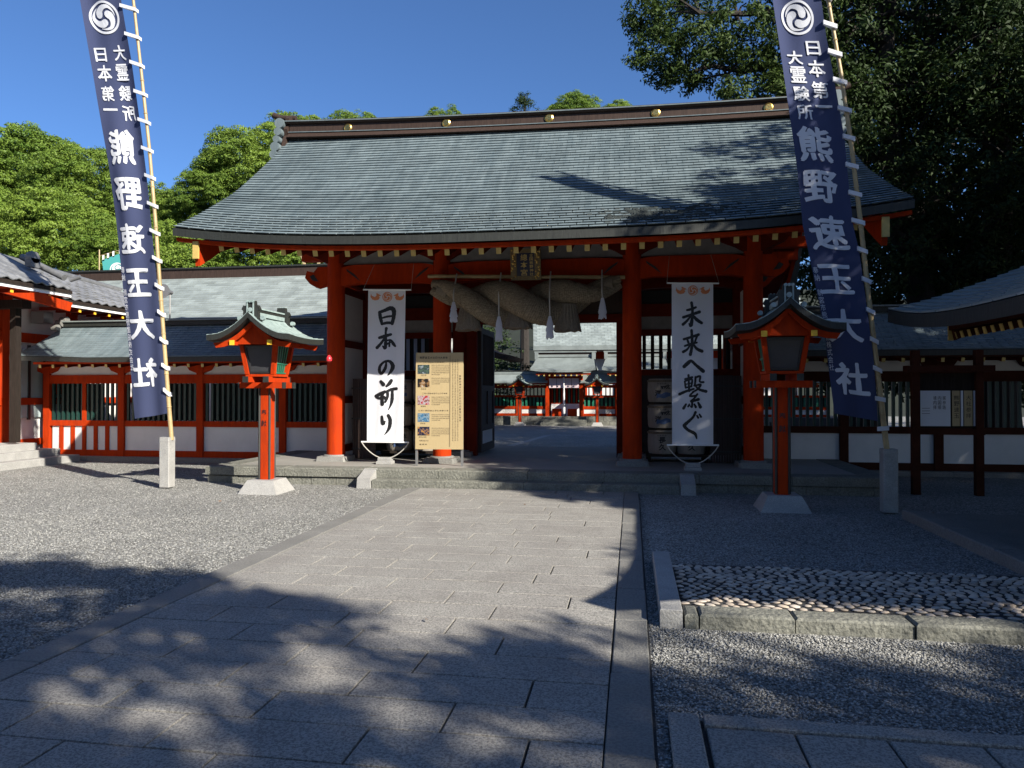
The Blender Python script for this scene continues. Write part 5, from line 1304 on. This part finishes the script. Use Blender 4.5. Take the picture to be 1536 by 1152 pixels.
a = MB(); NL = lambda x, y: NF(x, y, .022)
for k, chh in enumerate('境内案内図参拝順路'): glyph(a, chh, NL, (1399+(k % 3)*7, 1404+(k % 3)*7, 600+(k//3)*7, 594+(k//3)*7))
for k, chh in enumerate('熊野速玉'): glyph(a, chh, NL, (1430, 1438, 600+k*9, 593+k*9))
for k, chh in enumerate('大社参拝'): glyph(a, chh, NL, (1448, 1456, 600+k*9, 593+k*9))
for y in (612, 616, 620, 616): a.add([NL(1382, y), NL(1394, y), NL(1394, y+.6), NL(1382, y+.6)], [(0, 1, 2, 3)])
a.build('lettering', M['ink'], nf)

# ================================================================== INNER COURT
ic = MB(); ic.b2(-16, 10, 35.5, 60, -.02, .40); inner = ic.build('inner_platform', M['mortar']); tag(inner, 'stone terrace of the inner precinct beyond the gate', kind='structure')
for r_, (z0, z1) in enumerate(((-.02, .2), (.203, .42))):
    x = -12.0-.3*r_
    while x < 6: MB().slab(x+.006, x+.72, 35.42, 35.9, z0, z1, .012).build('wall_block', M['rough_stone'], inner); x += .73
for k in range(2): MB().slab(-4.3, -2.1, 35.12-.3*k+.0, 35.41-.3*k, -.02, .28-.14*k, .01).build('step_stone', M['rough_stone'], inner)
ln = MB(); ln.b2(-.06, .06, 0, 2.6, 0, .012); 
strip = MB().add([(-3.7, 21.5, .004), (-3.45, 21.5, .004), (-2.95, 27.0, .004), (-3.2, 27.0, .004)], [(0, 1, 2, 3)]).build('court_kerb', M['pale_stone']); tag(strip, 'pale stone strip set flush in the inner court gravel', kind='structure')
def inner_fence(x0, x1, label):
    Y = 36.3; o = thing('inner_fence', label, 'fence', ((x0+x1)/2, Y, .42)); red = M['red']
    n = max(1, round((x1-x0)/1.5)); w = (x1-x0)/n
    for k in range(n+1): MB().box((x0+k*w, Y, 1.28), (.14, .14, 1.72)).build('post', red, o)
    for z0, z1 in ((.42, .54), (.76, .90), (1.34, 1.44), (1.80, 1.95)): MB().b2(x0, x1, Y-.05, Y+.05, z0, z1).build('rail', red, o)
    MB().b2(x0, x1, Y-.02, Y+.02, .54, .76).build('white_panel', M['plaster'], o)
    sm = unit_box('green_slat_shape', M['green'], .10, .03, .44)
    m_ = int((x1-x0)/.185)
    for k in range(m_): piece('slat', sm, (x0+(k+.5)*(x1-x0)/m_, Y+.0, 1.12), parent=o)
    MB().b2(x0, x1, Y+.06, Y+.08, .90, 1.34).build('dark_backing', M['dark_void'], o)  # added dark sheet, paints the shade seen between the slats
    sm2 = unit_box('dark_slat_shape', M['dark_green'], .06, .03, .36)
    for k in range(m_): piece('slat', sm2, (x0+(k+.5)*(x1-x0)/m_, Y+.0, 1.62), parent=o)
    def rr(u, v): t = 1-abs(2*v-1); return (x0-.1+(x1-x0+.2)*u, Y+(-.8 if v < .5 else .8)*(1-t), 2.10+.42*t)
    rf = MB().thick(rr, 2, 8, (0, 0, -.07)).build('roof', M['copper_light'], o)
    MB().b2(x0-.1, x1+.1, Y-.10, Y+.10, 2.50, 2.62).build('ridge', M['copper_light'], o); MB().b2(x0-.1, x1+.1, Y-.13, Y+.13, 2.623, 2.65).build('ridge_cap', M['copper_dark'], o)
    MB().b2(x0, x1, Y-.66, Y-.6, 1.97, 2.03).build('eave_board', red, o)
    tm = unit_box('small_tip_shape', M['ochre'], .06, .02, .06)
    for k in range(int((x1-x0)/.35)): piece('rafter_tip', tm, (x0+.2+k*.35, Y-.68, 1.94), parent=o)
inner_fence(-13.0, -4.15, 'inner vermilion fence with green slats, left of the inner gate')
inner_fence(-2.4, -.75, 'short inner vermilion fence with green slats between the two inner gates')
inner_fence(1.0, 9.0, 'inner vermilion fence with green slats, right of the farther inner gate')
def inner_gate(xc, label):
    Y = 36.1; o = thing('inner_gate', label, 'gate', (xc, Y, .42))
    for s_ in (-1, 1):
        for yy in (Y-.4, Y+.8): MB().box((xc+s_*.82, yy, 1.42), (.17, .17, 2.0)).build('post', M['red'], o)
    MB().b2(xc-.73, xc+.73, Y-.46, Y-.34, 2.2, 2.38).build('lintel', M['red'], o)
    for k in range(4): MB().b2(xc-.72+k*.365, xc-.375+k*.365, Y-.52, Y-.505, 1.80, 2.26).build('door_curtain', M['pink'], o)
    for k in (-1, 1):
        MB().b2(xc+k*.36-.34, xc+k*.36+.34, Y+.2, Y+.24, .42, 1.02).build('door_panel', M['white'], o)
        for j in range(6): MB().b2(xc+k*.36-.32+j*.12, xc+k*.36-.26+j*.12, Y+.2, Y+.24, 1.05, 1.8).build('door_slat', M['green'] if j % 2 else M['red'], o)
        MB().b2(xc+k*.36-.35, xc+k*.36+.35, Y+.19, Y+.25, 1.02, 1.06).build('door_rail', M['red'], o)
        MB().b2(xc+k*.38-.22, xc+k*.38+.22, Y-.32, Y-.05, .42, .78).build('offering_box', M['red'], o)
    MB().b2(xc-.75, xc+.75, Y+.6, Y+.65, .42, 2.3).build('back_board', M['dark_void'], o)
    c_ = MB().tube([(xc, Y-.6, 2.3), (xc+.01, Y-.6, .55)], [.03, .06], 8).build('bell_rope', M['white'], o)
    def rr(u, v, l=0):
        t = 1-abs(2*v-1); X = xc+(2*u-1)*(1.55-.16*t); return (X, Y+.2+(-1.35 if v < .5 else 1.35)*(1-t), 2.66+.70*t**1.25+.10*abs(2*u-1)**3*(1-t)+l)
    rf = MB().thick(rr, 12, 14, (0, 0, -.12)).build('roof', M['copper_light'], o)
    for k in range(1, 14):
        v = k/28; MB().thick(lambda u, w_: rr(u, v-.002+.004*w_, .006), 8, 1, (0, 0, .012)).build('shingle_course', M['copper_light'], rf)
    MB().b2(xc-1.36, xc+1.36, Y+.05, Y+.35, 3.32, 3.44).build('ridge', M['copper_light'], o); MB().b2(xc-1.34, xc+1.34, Y+.1, Y+.30, 3.443, 3.54).build('ridge', M['ridge'], o)
    MB().b2(xc-1.52, xc+1.52, Y+.02, Y+.38, 3.543, 3.60).build('ridge_cap', M['copper_light'], o)
    for s_ in (-1, 1): MB().b2(xc+s_*1.40-.08, xc+s_*1.40+.08, Y-.08, Y+.44, 3.20, 3.53).build('ridge_end_ornament', M['copper_light'], o)
    MB().b2(xc-1.3, xc+1.3, Y-1.02, Y-.94, 2.42, 2.50).build('eave_board', M['red'], o)
    for k in range(10): MB().b2(xc-1.2+k*.26, xc-1.13+k*.26, Y-1.05, Y-1.03, 2.36, 2.42).build('rafter_tip', M['ochre'], o)
inner_gate(-3.25, 'small inner gate with pale curtains and white bell rope, straight beyond the entrance')
inner_gate(.15, 'second small inner gate half hidden behind the right entrance pillar')
lantern(-5.30, 34.9, 'distant vermilion lantern in the inner court, left one seen through the gate', .80, simple=True)
lantern(-1.62, 34.9, 'distant vermilion lantern in the inner court, right one seen through the gate', .80, simple=True)
hd = thing('main_hall', 'main hall with broad pale copper roof beyond the inner gates', 'building', (1, 44, .42))
def hh(u, v): t = 1-abs(2*v-1); return (-5.45-.5*t+(15+.5*t)*u, 44.5+(-3.6 if v < .5 else 3.6)*(1-t), 4.15+2.9*t**1.1)
hr2 = MB().thick(hh, 6, 16, (0, 0, -.22)).build('roof', M['copper_light'], hd)
mb = MB(); tint = []
for i in range(26):
    for j in range(40):
        u0, u1 = (j+(i % 2)*.5)/41, (j+1+(i % 2)*.5)/41; v0, v1 = i/52, (i+1)/52
        q = [hh(u0+.0005, v0), hh(u1-.0005, v0), hh(u1-.0005, v1), hh(u0+.0005, v1)]; q = [(a[0], a[1], a[2]+.004) for a in q]
        mb.add(q+[(a[0], a[1], a[2]+(.04 if k < 2 else .01)) for k, a in enumerate(q)], [(4, 5, 6, 7), (0, 1, 5, 4), (1, 2, 6, 5), (3, 0, 4, 7)]); tint += [R.random()]*8
so = mb.build('shingles', M['copper_light'], hr2); so['kind'] = 'stuff'
ta = so.data.attributes.new('tint', 'FLOAT', 'POINT'); ta.data.foreach_set('value', np.array(tint, dtype=np.float32))
MB().b2(-4.6, 9, 42.6, 46.4, .42, 4.2).build('wall', M['plaster'], hd)
for k in range(8): MB().b2(-4.7+k*1.9, -4.45+k*1.9, 42.45, 42.58, .42, 4.2).build('post', M['red'], hd)
MB().b2(-4.7, 9, 42.4, 42.6, 3.5, 3.9).build('beam', M['red'], hd)
# dark side pavilion inside the court, left of the opening
sp = thing('inner_side_hall', 'dark timber side hall with sloping eave seen through the left of the gate opening', 'building', (-7.6, 31, 0))
MB().prism([(-10.5, 5.4), (-5.3, 3.15), (-4.9, 3.1), (-5.0, 2.95), (-5.5, 2.98), (-10.5, 5.0)], 29.5, 33.5).build('roof', M['bare_wood'], sp)
MB().b2(-11, -8.6, 30, 33, 0, 3.4).build('wall', M['bare_wood'], sp)

# ================================================================== TREES
def leaves(C, Nrm, L, W, rg, droop=0.0):
    """C centres (n,3), Nrm leaf normals -> rhombus leaf quads"""
    n = len(C); Nrm = Nrm/np.linalg.norm(Nrm, axis=1, keepdims=True)
    r = rg.normal(size=(n, 3)); T = np.cross(Nrm, r); T /= np.linalg.norm(T, axis=1, keepdims=True)
    T[:, 2] -= droop; T /= np.linalg.norm(T, axis=1, keepdims=True); B = np.cross(Nrm, T)
    l = (L*rg.uniform(.7, 1.25, n))[:, None]; w = (W*rg.uniform(.7, 1.2, n))[:, None]
    bend = Nrm*l*.12
    V = np.stack([C-T*l*.5-bend, C+B*w*.5, C+T*l*.5-bend, C-B*w*.5], 1).reshape(-1, 3)
    return V, np.arange(4*n).reshape(-1, 4)
def crown_mesh(name, blobs, per_blob, clump_r, per_clump, L, W, m, seed, up=.45, shell=(.55, 1.0)):
    rg = np.random.default_rng(seed); CC = []; NN = []; TT = []
    for (c, r) in blobs:
        c = np.array(c); r = np.array(r if hasattr(r, '__len__') else (r, r, r*.8))
        k = per_blob; d = rg.normal(size=(k, 3)); d[:, 2] += .25; d /= np.linalg.norm(d, axis=1, keepdims=True)
        cc = c+d*r*rg.uniform(shell[0], shell[1], (k, 1)); tb = rg.random()*.4
        for j in range(k):
            q = rg.normal(size=(per_clump, 3)); q /= np.linalg.norm(q, axis=1, keepdims=True)
            rr = clump_r*rg.uniform(.7, 1.25); p = cc[j]+q*np.array([1, 1, .62])*rr*rg.random((per_clump, 1))**.4
            nn = q*.7+d[j]*.5+rg.normal(size=(per_clump, 3))*.55; nn[:, 2] += up
            CC.append(p); NN.append(nn); TT.append(np.clip(tb+rg.random()*.35+rg.random(per_clump)*.3, 0, 1))
    C = np.concatenate(CC); V, Fq = leaves(C, np.concatenate(NN), L, W, rg)
    return npmesh(name, V, Fq, m, np.repeat(np.concatenate(TT), 4))
def dome_mesh(name, blobs, per_blob, clump_r, per_clump, L, W, m, seed):
    """billowing crown: every lobe carries small leaf domes that face outwards"""
    rg = np.random.default_rng(seed); CC = []; NN = []; TT = []
    for (c, r) in blobs:
        d = rg.normal(size=(per_blob, 3)); d[:, 2] = np.abs(d[:, 2])*1.1-.25; d /= np.linalg.norm(d, axis=1, keepdims=True); tb = rg.random()*.35
        cc = np.array(c)+d*np.array(r)*rg.uniform(.8, 1.0, (per_blob, 1))
        for j in range(per_blob):
            q = rg.normal(size=(per_clump, 3)); q[:, 2] = np.abs(q[:, 2])-.15; q /= np.linalg.norm(q, axis=1, keepdims=True)
            rr = clump_r*rg.uniform(.65, 1.3)
            CC.append(cc[j]+q*np.array([1, 1, .7])*rr*rg.random((per_clump, 1))**.18)
            NN.append(q*1.0+d[j]*.25+rg.normal(size=(per_clump, 3))*.42); TT.append(np.clip(tb+rg.random()*.35+rg.random(per_clump)*.3, 0, 1))
    C = np.concatenate(CC); V, Fq = leaves(C, np.concatenate(NN), L, W, rg)
    return npmesh(name, V, Fq, m, np.repeat(np.concatenate(TT), 4))
def curve_pts(a, b_, sag, n=6, seed=0):
    rg = random.Random(seed); a, b_ = Vector(a), Vector(b_); out = []
    for i in range(n+1):
        t = i/n; p = a.lerp(b_, t); p.z += sag*math.sin(math.pi*t); 
        if 0 < i < n: p += Vector((rg.uniform(-1, 1), rg.uniform(-1, 1), rg.uniform(-1, 1)))*(b_-a).length*.035
        out.append(p)
    return out

# hillside behind (terrain) -----------------------------------------------------
def hillz(x, y):
    h = 15*max(0, min(1, (y-50)/45))**1.2*(0.75+.25*math.sin(x*.05+1)); return h-.3
hb = MB().sheet(lambda u, v: (-140+280*u, 46+90*v, hillz(-140+280*u, 46+90*v)), 40, 20)
ho = hb.build('hillside', mat('forest_floor', (.012, .018, .007), .95, noise=.4, nscale=.5), smooth=True); tag(ho, 'wooded hillside rising behind the shrine', kind='structure')

# bright camphor trees: three prototypes of crown and trunk
protos = []
for v in range(3):
    rg = random.Random(40+v); bl = []
    for k in range(104):
        a = rg.uniform(0, 6.283); ph = math.acos(rg.uniform(-.45, 1)); q = .80+.2*rg.random()
        bl.append(((4.6*q*math.sin(ph)*math.cos(a), 4.6*q*math.sin(ph)*math.sin(a), 6.8+4.6*q*math.cos(ph)), (1.15*rg.uniform(.8, 1.25),)*2+(.85,)))
    bl += [((rr*math.cos(a), rr*math.sin(a), z), (1.3, 1.3, 1.0)) for a, rr, z in [(rg.uniform(0, 6.3), 2.6*math.sqrt(rg.random()), rg.uniform(4, 9.2)) for _ in range(26)]]
    me = dome_mesh('camphor_crown_shape', bl, 15, .50, 38, .17, .115, M['leaf_bright'], 90+v)
    tr = MB(); tr.tube([(0, 0, 0), (.2, .1, 2.5), (0, .2, 5), (.1, 0, 8.5)], [.55, .42, .32, .14], 10)
    for k in range(5):
        a = k*1.26; tr.tube(curve_pts((.1, .1, 2.6+k*.8), (3*math.cos(a), 3*math.sin(a), 6+k*.9), .5, 5, k), [.2, .16, .12, .09, .06, .04], 6)
    protos.append((me, tr.mesh('camphor_trunk_shape', M['bark'], True)))
def camphor(px, pytop, Y, wpx, label, v, bottom=1.0, grp='bright green camphor trees on the hillside'):
    top = atY(px, pytop, Y); s = wpx/1106*Y/5.4; zb = top.z-12.2*s
    o = thing('camphor_tree', label, 'tree', (top.x, Y, 0), grp)
    a = piece('crown', protos[v][0], (top.x, Y, zb), (0, 0, R.uniform(0, 6.28)), o, (s, s, s)); piece('trunk', protos[v][1], (top.x, Y, -.3), (0, 0, 0), o, (s, s, max(.1, (zb+6.5*s)/10.8))); return o
spec = [(-55, 190, 44, 120, 'bright green camphor tree cut off by the left frame edge'),
        (42, 192, 46, 112, 'tall rounded bright camphor tree at the far left skyline'),
        (128, 214, 44, 92, 'bright camphor tree rising directly left of the left navy banner'),
        (205, 262, 48, 84, 'camphor tree mostly hidden behind the left navy banner'),
        (268, 284, 47, 70, 'lower camphor tree in the dip of the skyline right of the left banner'),
        (322, 240, 45, 66, 'camphor tree on the rising skyline between left banner and gate roof'),
        (385, 186, 46, 92, 'bright camphor tree touching the left end of the gate roof'),
        (448, 170, 50, 84, 'camphor tree showing above the left ridge end of the gate'),
        (530, 166, 60, 60, 'yellow green treetop just above the left third of the gate ridge'),
        (668, 157, 64, 40, 'tiny bright treetop peeping over the gate ridge near the second gold crest'),
        (862, 142, 66, 52, 'bright treetop peeping over the middle of the gate ridge'),
        (925, 152, 68, 40, 'small bright treetop right of the middle of the gate ridge'),
        (-20, 268, 38, 110, 'lower bright camphor tree at the left frame edge above the office roof'),
        (90, 282, 38, 110, 'lower bright camphor tree behind the office roof'),
        (190, 318, 38, 95, 'shadowy camphor tree behind the teal banner'),
        (285, 330, 37, 95, 'leafy tree above the long hall roof, right of the bamboo pole'),
        (375, 330, 37, 95, 'leafy tree under the left eave tip of the gate'),
        (470, 345, 36, 95, 'leafy tree behind the upper left corner pillar of the gate')]
for i, s_ in enumerate(spec): camphor(s_[0], s_[1], s_[2], s_[3], s_[4], i % 3)
# conifer over the ridge
cf = thing('pine_tree', 'dark conifer top rising above the gate ridge at the centre', 'tree', (atY(787, 138, 66).x, 66, 0))
tp_ = atY(787, 138, 66); bl = [((tp_.x+R.uniform(-1, 1)*(.25+k*.16), 66+R.uniform(-1, 1), tp_.z-.5-k*.45), .7+k*.05) for k in range(14)]
o = bpy.data.objects.new('crown', crown_mesh('conifer_crown', bl, 8, .42, 40, .22, .07, M['leaf_dark'], 5)); COL.objects.link(o); o.parent = cf; o.location = -wloc(cf)
MB().tube([(tp_.x, 66, 0), (tp_.x, 66, tp_.z-.4)], [.5, .08], 8).build('trunk', M['bark'], cf)

# big dark trees behind the right side of the gate --------------------------------
def big_tree(label, base, trunk, limbs, blobs, per, cr, pc, L, W, m, seed, r0=.5):
    o = thing('evergreen_tree', label, 'tree', base)
    tp = [Vector(p) for p in trunk]; n = len(tp); MB().tube(tp, [r0*(1.25 if i == 0 else 1-.6*i/(n-1)) for i in range(n)], 14).build('trunk', M['bark'], o, smooth=True)
    for k, (a, b_, r) in enumerate(limbs):
        MB().tube(curve_pts(a, b_, .25, 8, seed+k), [r*(1-.85*i/8)+.012 for i in range(9)], 8).build('limb', M['bark'], o, smooth=True)
    tw = MB(); rg = random.Random(seed); heads = [Vector(l[0]).lerp(Vector(l[1]), t) for l in limbs for t in (.35, .6, .8, 1)]+tp[1:]
    for c, r in blobs:
        c = Vector(c); h = min(heads, key=lambda q: (q-c).length)
        if (h-c).length < 4.5: tw.tube(curve_pts(h, c, .12, 4, rg.random()), [.045, .032, .022, .014, .008], 5, False)
    if tw.v: tw.build('twigs', M['bark'], o)['kind'] = 'stuff'
    me = crown_mesh('evergreen_crown', blobs, per, cr, pc, L, W, m, seed)
    c = bpy.data.objects.new('crown', me); COL.objects.link(c); c.parent = o; c.location = -wloc(o); return o
rg = random.Random(77)
def pb(px, py, Y, r): q = atY(px, py, Y); return ((q.x, q.y, q.z), r)
A = []
for px, py, r in ((962, 22, .55), (985, 60, .65), (968, 92, .5), (1010, 20, .8), (1030, 70, .8), (1000, 118, .45), (1060, 30, .9), (1075, 95, .6), (1110, 40, .8), (1130, 100, .55), (1150, 30, .8), (1048, 128, .4), (1100, 135, .35), (1165, 122, .45),
                  (1190, 60, .8), (1010, -30, .9), (1090, -40, 1.0), (1170, -40, 1.0), (1215, 110, .7), (1230, 20, .9), (985, -10, .6), (1255, -20, .9), (1190, 140, .5), (1240, 150, .7), (1140, 70, .7), (1060, 60, .7), (1020, 100, .6), (1120, 5, .8), (1180, 90, .7), (1210, 60, .8), (1160, 135, .45), (975, 40, .6), (1000, 40, .7), (1085, 75, .5), (1225, 135, .7), (1040, 0, .8)):
    A.append(pb(px, py, 18.2+rg.uniform(-1.2, 1.5), r))
tA = [atY(1400, 700, 19.5), atY(1388, 500, 19.5), atY(1372, 380, 19.3), atY(1340, 250, 19.2), atY(1325, 120, 19.2), atY(1330, 0, 19), atY(1340, -80, 19)]
tA[0].z = 0
lim = [(atY(1372, 380, 19.3), atY(1240, 270, 18.6), .18), (atY(1345, 260, 19.2), atY(1150, 130, 18.4), .20), (atY(1325, 130, 19.2), atY(1030, 110, 18.0), .17), (atY(1328, 60, 19), atY(1050, 20, 18), .16), (atY(1330, 150, 19.2), atY(1470, -20, 19.4), .2), (atY(1350, 300, 19.2), atY(1500, 120, 19.8), .2), (atY(1330, 20, 19), atY(1240, -100, 18.6), .16), (atY(1360, 330, 19.2), atY(1520, 250, 20), .15)]
big_tree('large dark evergreen leaning over the right end of the gate roof, branches against the sky', (tA[0].x, tA[0].y, 0), tA, lim, A, 18, .26, 34, .13, .05, M['leaf_mid'], 201, .38)
B = [pb(rg.uniform(1215, 1580), rg.uniform(-120, 430), rg.uniform(17.6, 19.6), rg.uniform(.7, 1.15)) for _ in range(150)]
tB = [atY(1500, 700, 19.5), atY(1490, 450, 19.5), atY(1500, 250, 19.5), atY(1480, 60, 19.5), atY(1470, -80, 19.5)]; tB[0].z = 0
limB = [(tB[1], atY(1300, 330, 18.5), .16), (tB[2], atY(1560, 100, 19), .16), (tB[2], atY(1380, 130, 18.5), .15), (tB[3], atY(1300, 20, 18.5), .14)]
big_tree('dense dark evergreen filling the sky at the upper right corner', (tB[0].x, tB[0].y, 0), tB, limB, B, 14, .34, 30, .14, .055, M['leaf_dark'], 311, .42)
C3 = [pb(rg.uniform(1185, 1600), rg.uniform(-40, 520), rg.uniform(20.5, 23), rg.uniform(1.0, 1.5)) for _ in range(120)]
tC = [atY(1290, 620, 22), atY(1285, 350, 22), atY(1300, 150, 22)]; tC[0].z = 0
big_tree('deep shaded evergreen behind the right corner pillar of the gate', (tC[0].x, tC[0].y, 0), tC, [(tC[1], atY(1400, 200, 22), .16)], C3, 11, .5, 34, .19, .085, M['leaf_dark'], 411, .4)
dprot = [crown_mesh('evergreen_crown_shape', [((rr*math.cos(a), rr*math.sin(a), z), 1.9) for a, rr, z in [(rg.uniform(0, 6.3), 4.3*math.sqrt(rg.random()), rg.uniform(2, 12)) for _ in range(34)]], 12, .62, 34, .26, .13, M['leaf_dark'], 500+v) for v in range(2)]
trunk_me = MB().tube([(0, 0, 0), (.15, 0, 3), (0, .15, 7), (0, 0, 10)], [.55, .42, .3, .1], 10).mesh('evergreen_trunk_shape', M['bark'], True)
for i, (x, y, s_, h_, lb) in enumerate(((13.0, 24.5, .8, .85, 'evergreen behind the shaded fence roof, far right of the gate'), (18.5, 27, 1.0, 1.1, 'tall evergreen farthest right behind the gate'), (8.6, 23, .6, .7, 'evergreen behind the right half of the gate roof'), (25, 27, 1.2, 1.2, 'evergreen beyond the right edge behind the pavilion'),
                                 (15.5, 23, .8, 1.0, 'evergreen growing close behind the pavilion'), (20.5, 15.5, .95, 1.15, 'evergreen standing beyond the right frame edge near the fence'), (24, 5, 1.2, 1.25, 'spreading evergreen far to the right of the pavilion'), (33, 11, 1.3, 1.4, 'very tall evergreen far right of the forecourt'), (-10.5, 41.5, .62, .45, 'leafy tree in the inner court seen left of the inner gate'), (-12.5, 38.5, .6, .5, 'leafy tree in the inner court hidden behind the left bay of the gate'), (-10.2, 46, .9, .62, 'broad dark tree behind the inner fence, left of the main hall'), (-16.5, 45, 1.0, .7, 'dark tree behind the long hall, hidden from the path'),
    (-19, -17, 1.5, 1.25, 'unseen tree added to block sky behind the camera, far to the left'), (-9, -17, 1.5, 1.25, 'unseen tree added to block sky behind the camera, left of the path'), (1, -18, 1.5, 1.25, 'unseen tree added to block sky directly behind the camera on the path line'), (11, -18, 1.5, 1.25, 'unseen tree added to block sky behind the camera, right of the path'), (22, -12, 1.2, 1.0, 'unseen tree added to block sky behind the camera, far to the right'), (-28, -6, 1.2, 1.0, 'unseen tree added to block sky left of the camera beyond the office'))):  # last row: unseen trees added to block sky and deepen the shade
    o = thing('evergreen_tree', lb, 'tree', (x, y, 0)); piece('crown', dprot[i % 2], (x, y, 0), (0, 0, i*1.3), o, (s_, s_, h_)); piece('trunk', trunk_me, (x, y, 0), (0, 0, 0), o, (s_, s_, h_))

# trees beside and behind the camera, whose foliage dapples the forecourt ------------
Bt = [(-9, 5.6), (-6.4, 5.75), (-5.72, 5.95), (-5.36, 6.32), (-4.9, 6.1), (-4.35, 5.9), (-4.18, 6.2), (-3.46, 5.81), (-2.92, 5.56), (-2.27, 5.3), (-1.77, 4.85), (-1.26, 4.7), (-.81, 4.95), (-.46, 5.2), (-.09, 5.42), (.3, 5.15), (4, 5.25), (9, 5.5)]
holes = [(34, 894, 55, 8), (178, 916, 50, 9), (109, 971, 45, 10), (474, 955, 50, 11), (424, 998, 34, 10), (520, 1012, 95, 13), (385, 1035, 60, 20), (180, 1055, 95, 25), (300, 1075, 110, 16), (570, 1076, 100, 14), (690, 1096, 60, 14), (800, 1098, 70, 18), (600, 1085, 60, 10), (640, 985, 60, 12),
         (130, 1010, 60, 8), (250, 965, 40, 7), (560, 960, 60, 12), (900, 1000, 40, 8), (1150, 962, 210, 12), (1400, 965, 130, 9), (1230, 1000, 60, 7), (1330, 1035, 50, 7), (1060, 985, 60, 8), (950, 935, 25, 10), (1450, 1000, 40, 6), (80, 1090, 60, 10), (1480, 1120, 60, 8)]
HG = []
rh = random.Random(21)
for _ in range(26): HG.append((rh.uniform(-7, 3.2), rh.uniform(2.6, 5.6), rh.uniform(.10, .24), rh.uniform(.07, .15)))
for px, py, a, b_ in holes:
    c = atZ(px, py); e = atZ(px+a, py); f = atZ(px, py-b_); HG.append((c.x, c.y, abs(e.x-c.x)*.95, max(.11, abs(f.y-c.y)*1.05)))
def shaded(x, y):
    if x > .15 and 5.42 < y < 7: return (.0 if y < 5.62+.10*math.sin(x*3.1-1.2)+.04*x else 1.0)
    if y < 7 and x < 12:
        Bv = interp([(a, b_) for a, b_ in Bt], x)
        if y > Bv: return 0.0
        for cx, cy, a, b_ in HG:
            if ((x-cx)/a)**2+((y-cy)/b_)**2 < 1: return 0.0
        return 1.0
    if y < 10.1: return 1.0 if x > .15 else 0.0
    if y < 12: return 1.0 if x > -2.7+2.5*(12-y)/1.9+.15 else 0.0
    if y < 15: return 1.0 if x > -2.8-(y-12)*.38 else 0.0
    if y < 17.2: return (1 if x > -5.5-.4*math.sin(y*3) else 0) if x < -3.5 else 1.0
    if y < 19.2: return .9 if x > -4.2 else (.25 if x > -6.2 else 0)
    if y < 22.5: return 1.0 if x > -4.4 else (.8 if (x+9.8)**2+(y-21.4)**2 < .8 else (.35 if -7.2 < x else 0))
    if y < 29: return 1.0 if x > -6.8 else 0.0
    return 1.0 if x > 2.5 else 0.0
rgn = np.random.default_rng(8); pts = []; tries = int((8.5+12)*(38-2.0)*29)
for gx, gy, tt, rv in zip(rgn.uniform(-8.5, 12, tries), rgn.uniform(2.0, 38, tries), rgn.uniform(12.5, 18.5, tries), rgn.random(tries)):
    if rv > shaded(gx, gy): continue
    # keep the dapple rims crisp: test a ring around the clump
    if min(shaded(gx+.17, gy), shaded(gx-.17, gy), shaded(gx, gy+.13), shaded(gx, gy-.13)) <= 0 and rgn.random() < .75: continue
    if gy > 24 and rgn.random() < .35: continue
    for _ in range(3):
        c = Vector((gx, gy, 0))+S*(tt/1.0)
        if c.x > .56*c.y+1.6 or c.y < -1.5: break
        tt += 1.5
    else: continue
    pts.append(c)
groups = {0: [], 1: [], 2: [], 3: []}
for c in pts: groups[0 if c.y < -3.5 else 1 if c.y < 1.5 else 2 if c.y < 7 else 3].append(c)
tb_ = [((10.5, -9, 0), 'spreading shade tree behind the camera to the right'), ((15.5, -1.5, 0), 'spreading shade tree beside the camera to the right'), ((17.5, 4.5, 0), 'spreading shade tree beyond the pavilion to the right'), ((19.0, 10.5, 0), 'spreading shade tree far right of the shaded fence')]
for k, P_ in groups.items():
    if not P_: continue
    base, lb = tb_[k]; o = thing('shade_tree', lb, 'tree', base)
    rg2 = np.random.default_rng(60+k); C = np.array([tuple(c) for c in P_]); per = 34
    q = rg2.normal(size=(len(C), per, 3)); q /= np.linalg.norm(q, axis=2, keepdims=True)
    PP = (C[:, None]+q*rg2.random((len(C), per, 1))**.45*np.array([.30, .30, .24])).reshape(-1, 3)
    NN = rg2.normal(size=PP.shape)*.8; NN += np.array(S)*.55
    V, Fq = leaves(PP, NN, .15, .085, rg2); me = npmesh('shade_crown', V, Fq, M['leaf_mid'], np.repeat(rg2.random(len(PP)), 4))
    c = bpy.data.objects.new('crown', me); COL.objects.link(c); c.parent = o; c.location = -wloc(o)
    cen = Vector(C.mean(axis=0)); ft = .42 if k < 2 else .75
    tp = [Vector(base), Vector(base)+Vector((-.2, .2, 3)), Vector(base).lerp(cen, .25)+Vector((0, 0, 3.2)), Vector(base).lerp(cen, ft)+Vector((0, 0, 1.6))]
    MB().tube(tp, [.5, .4, .26, .12], 12).build('trunk', M['bark'], o, smooth=True)
    for j in range(9):
        e = Vector(C[rg2.integers(len(C))]); MB().tube(curve_pts(tp[2].lerp(tp[3], j/9), e, .3, 5, j), [.07, .05, .035, .022, .014, .008], 6).build('limb', M['bark'], o)
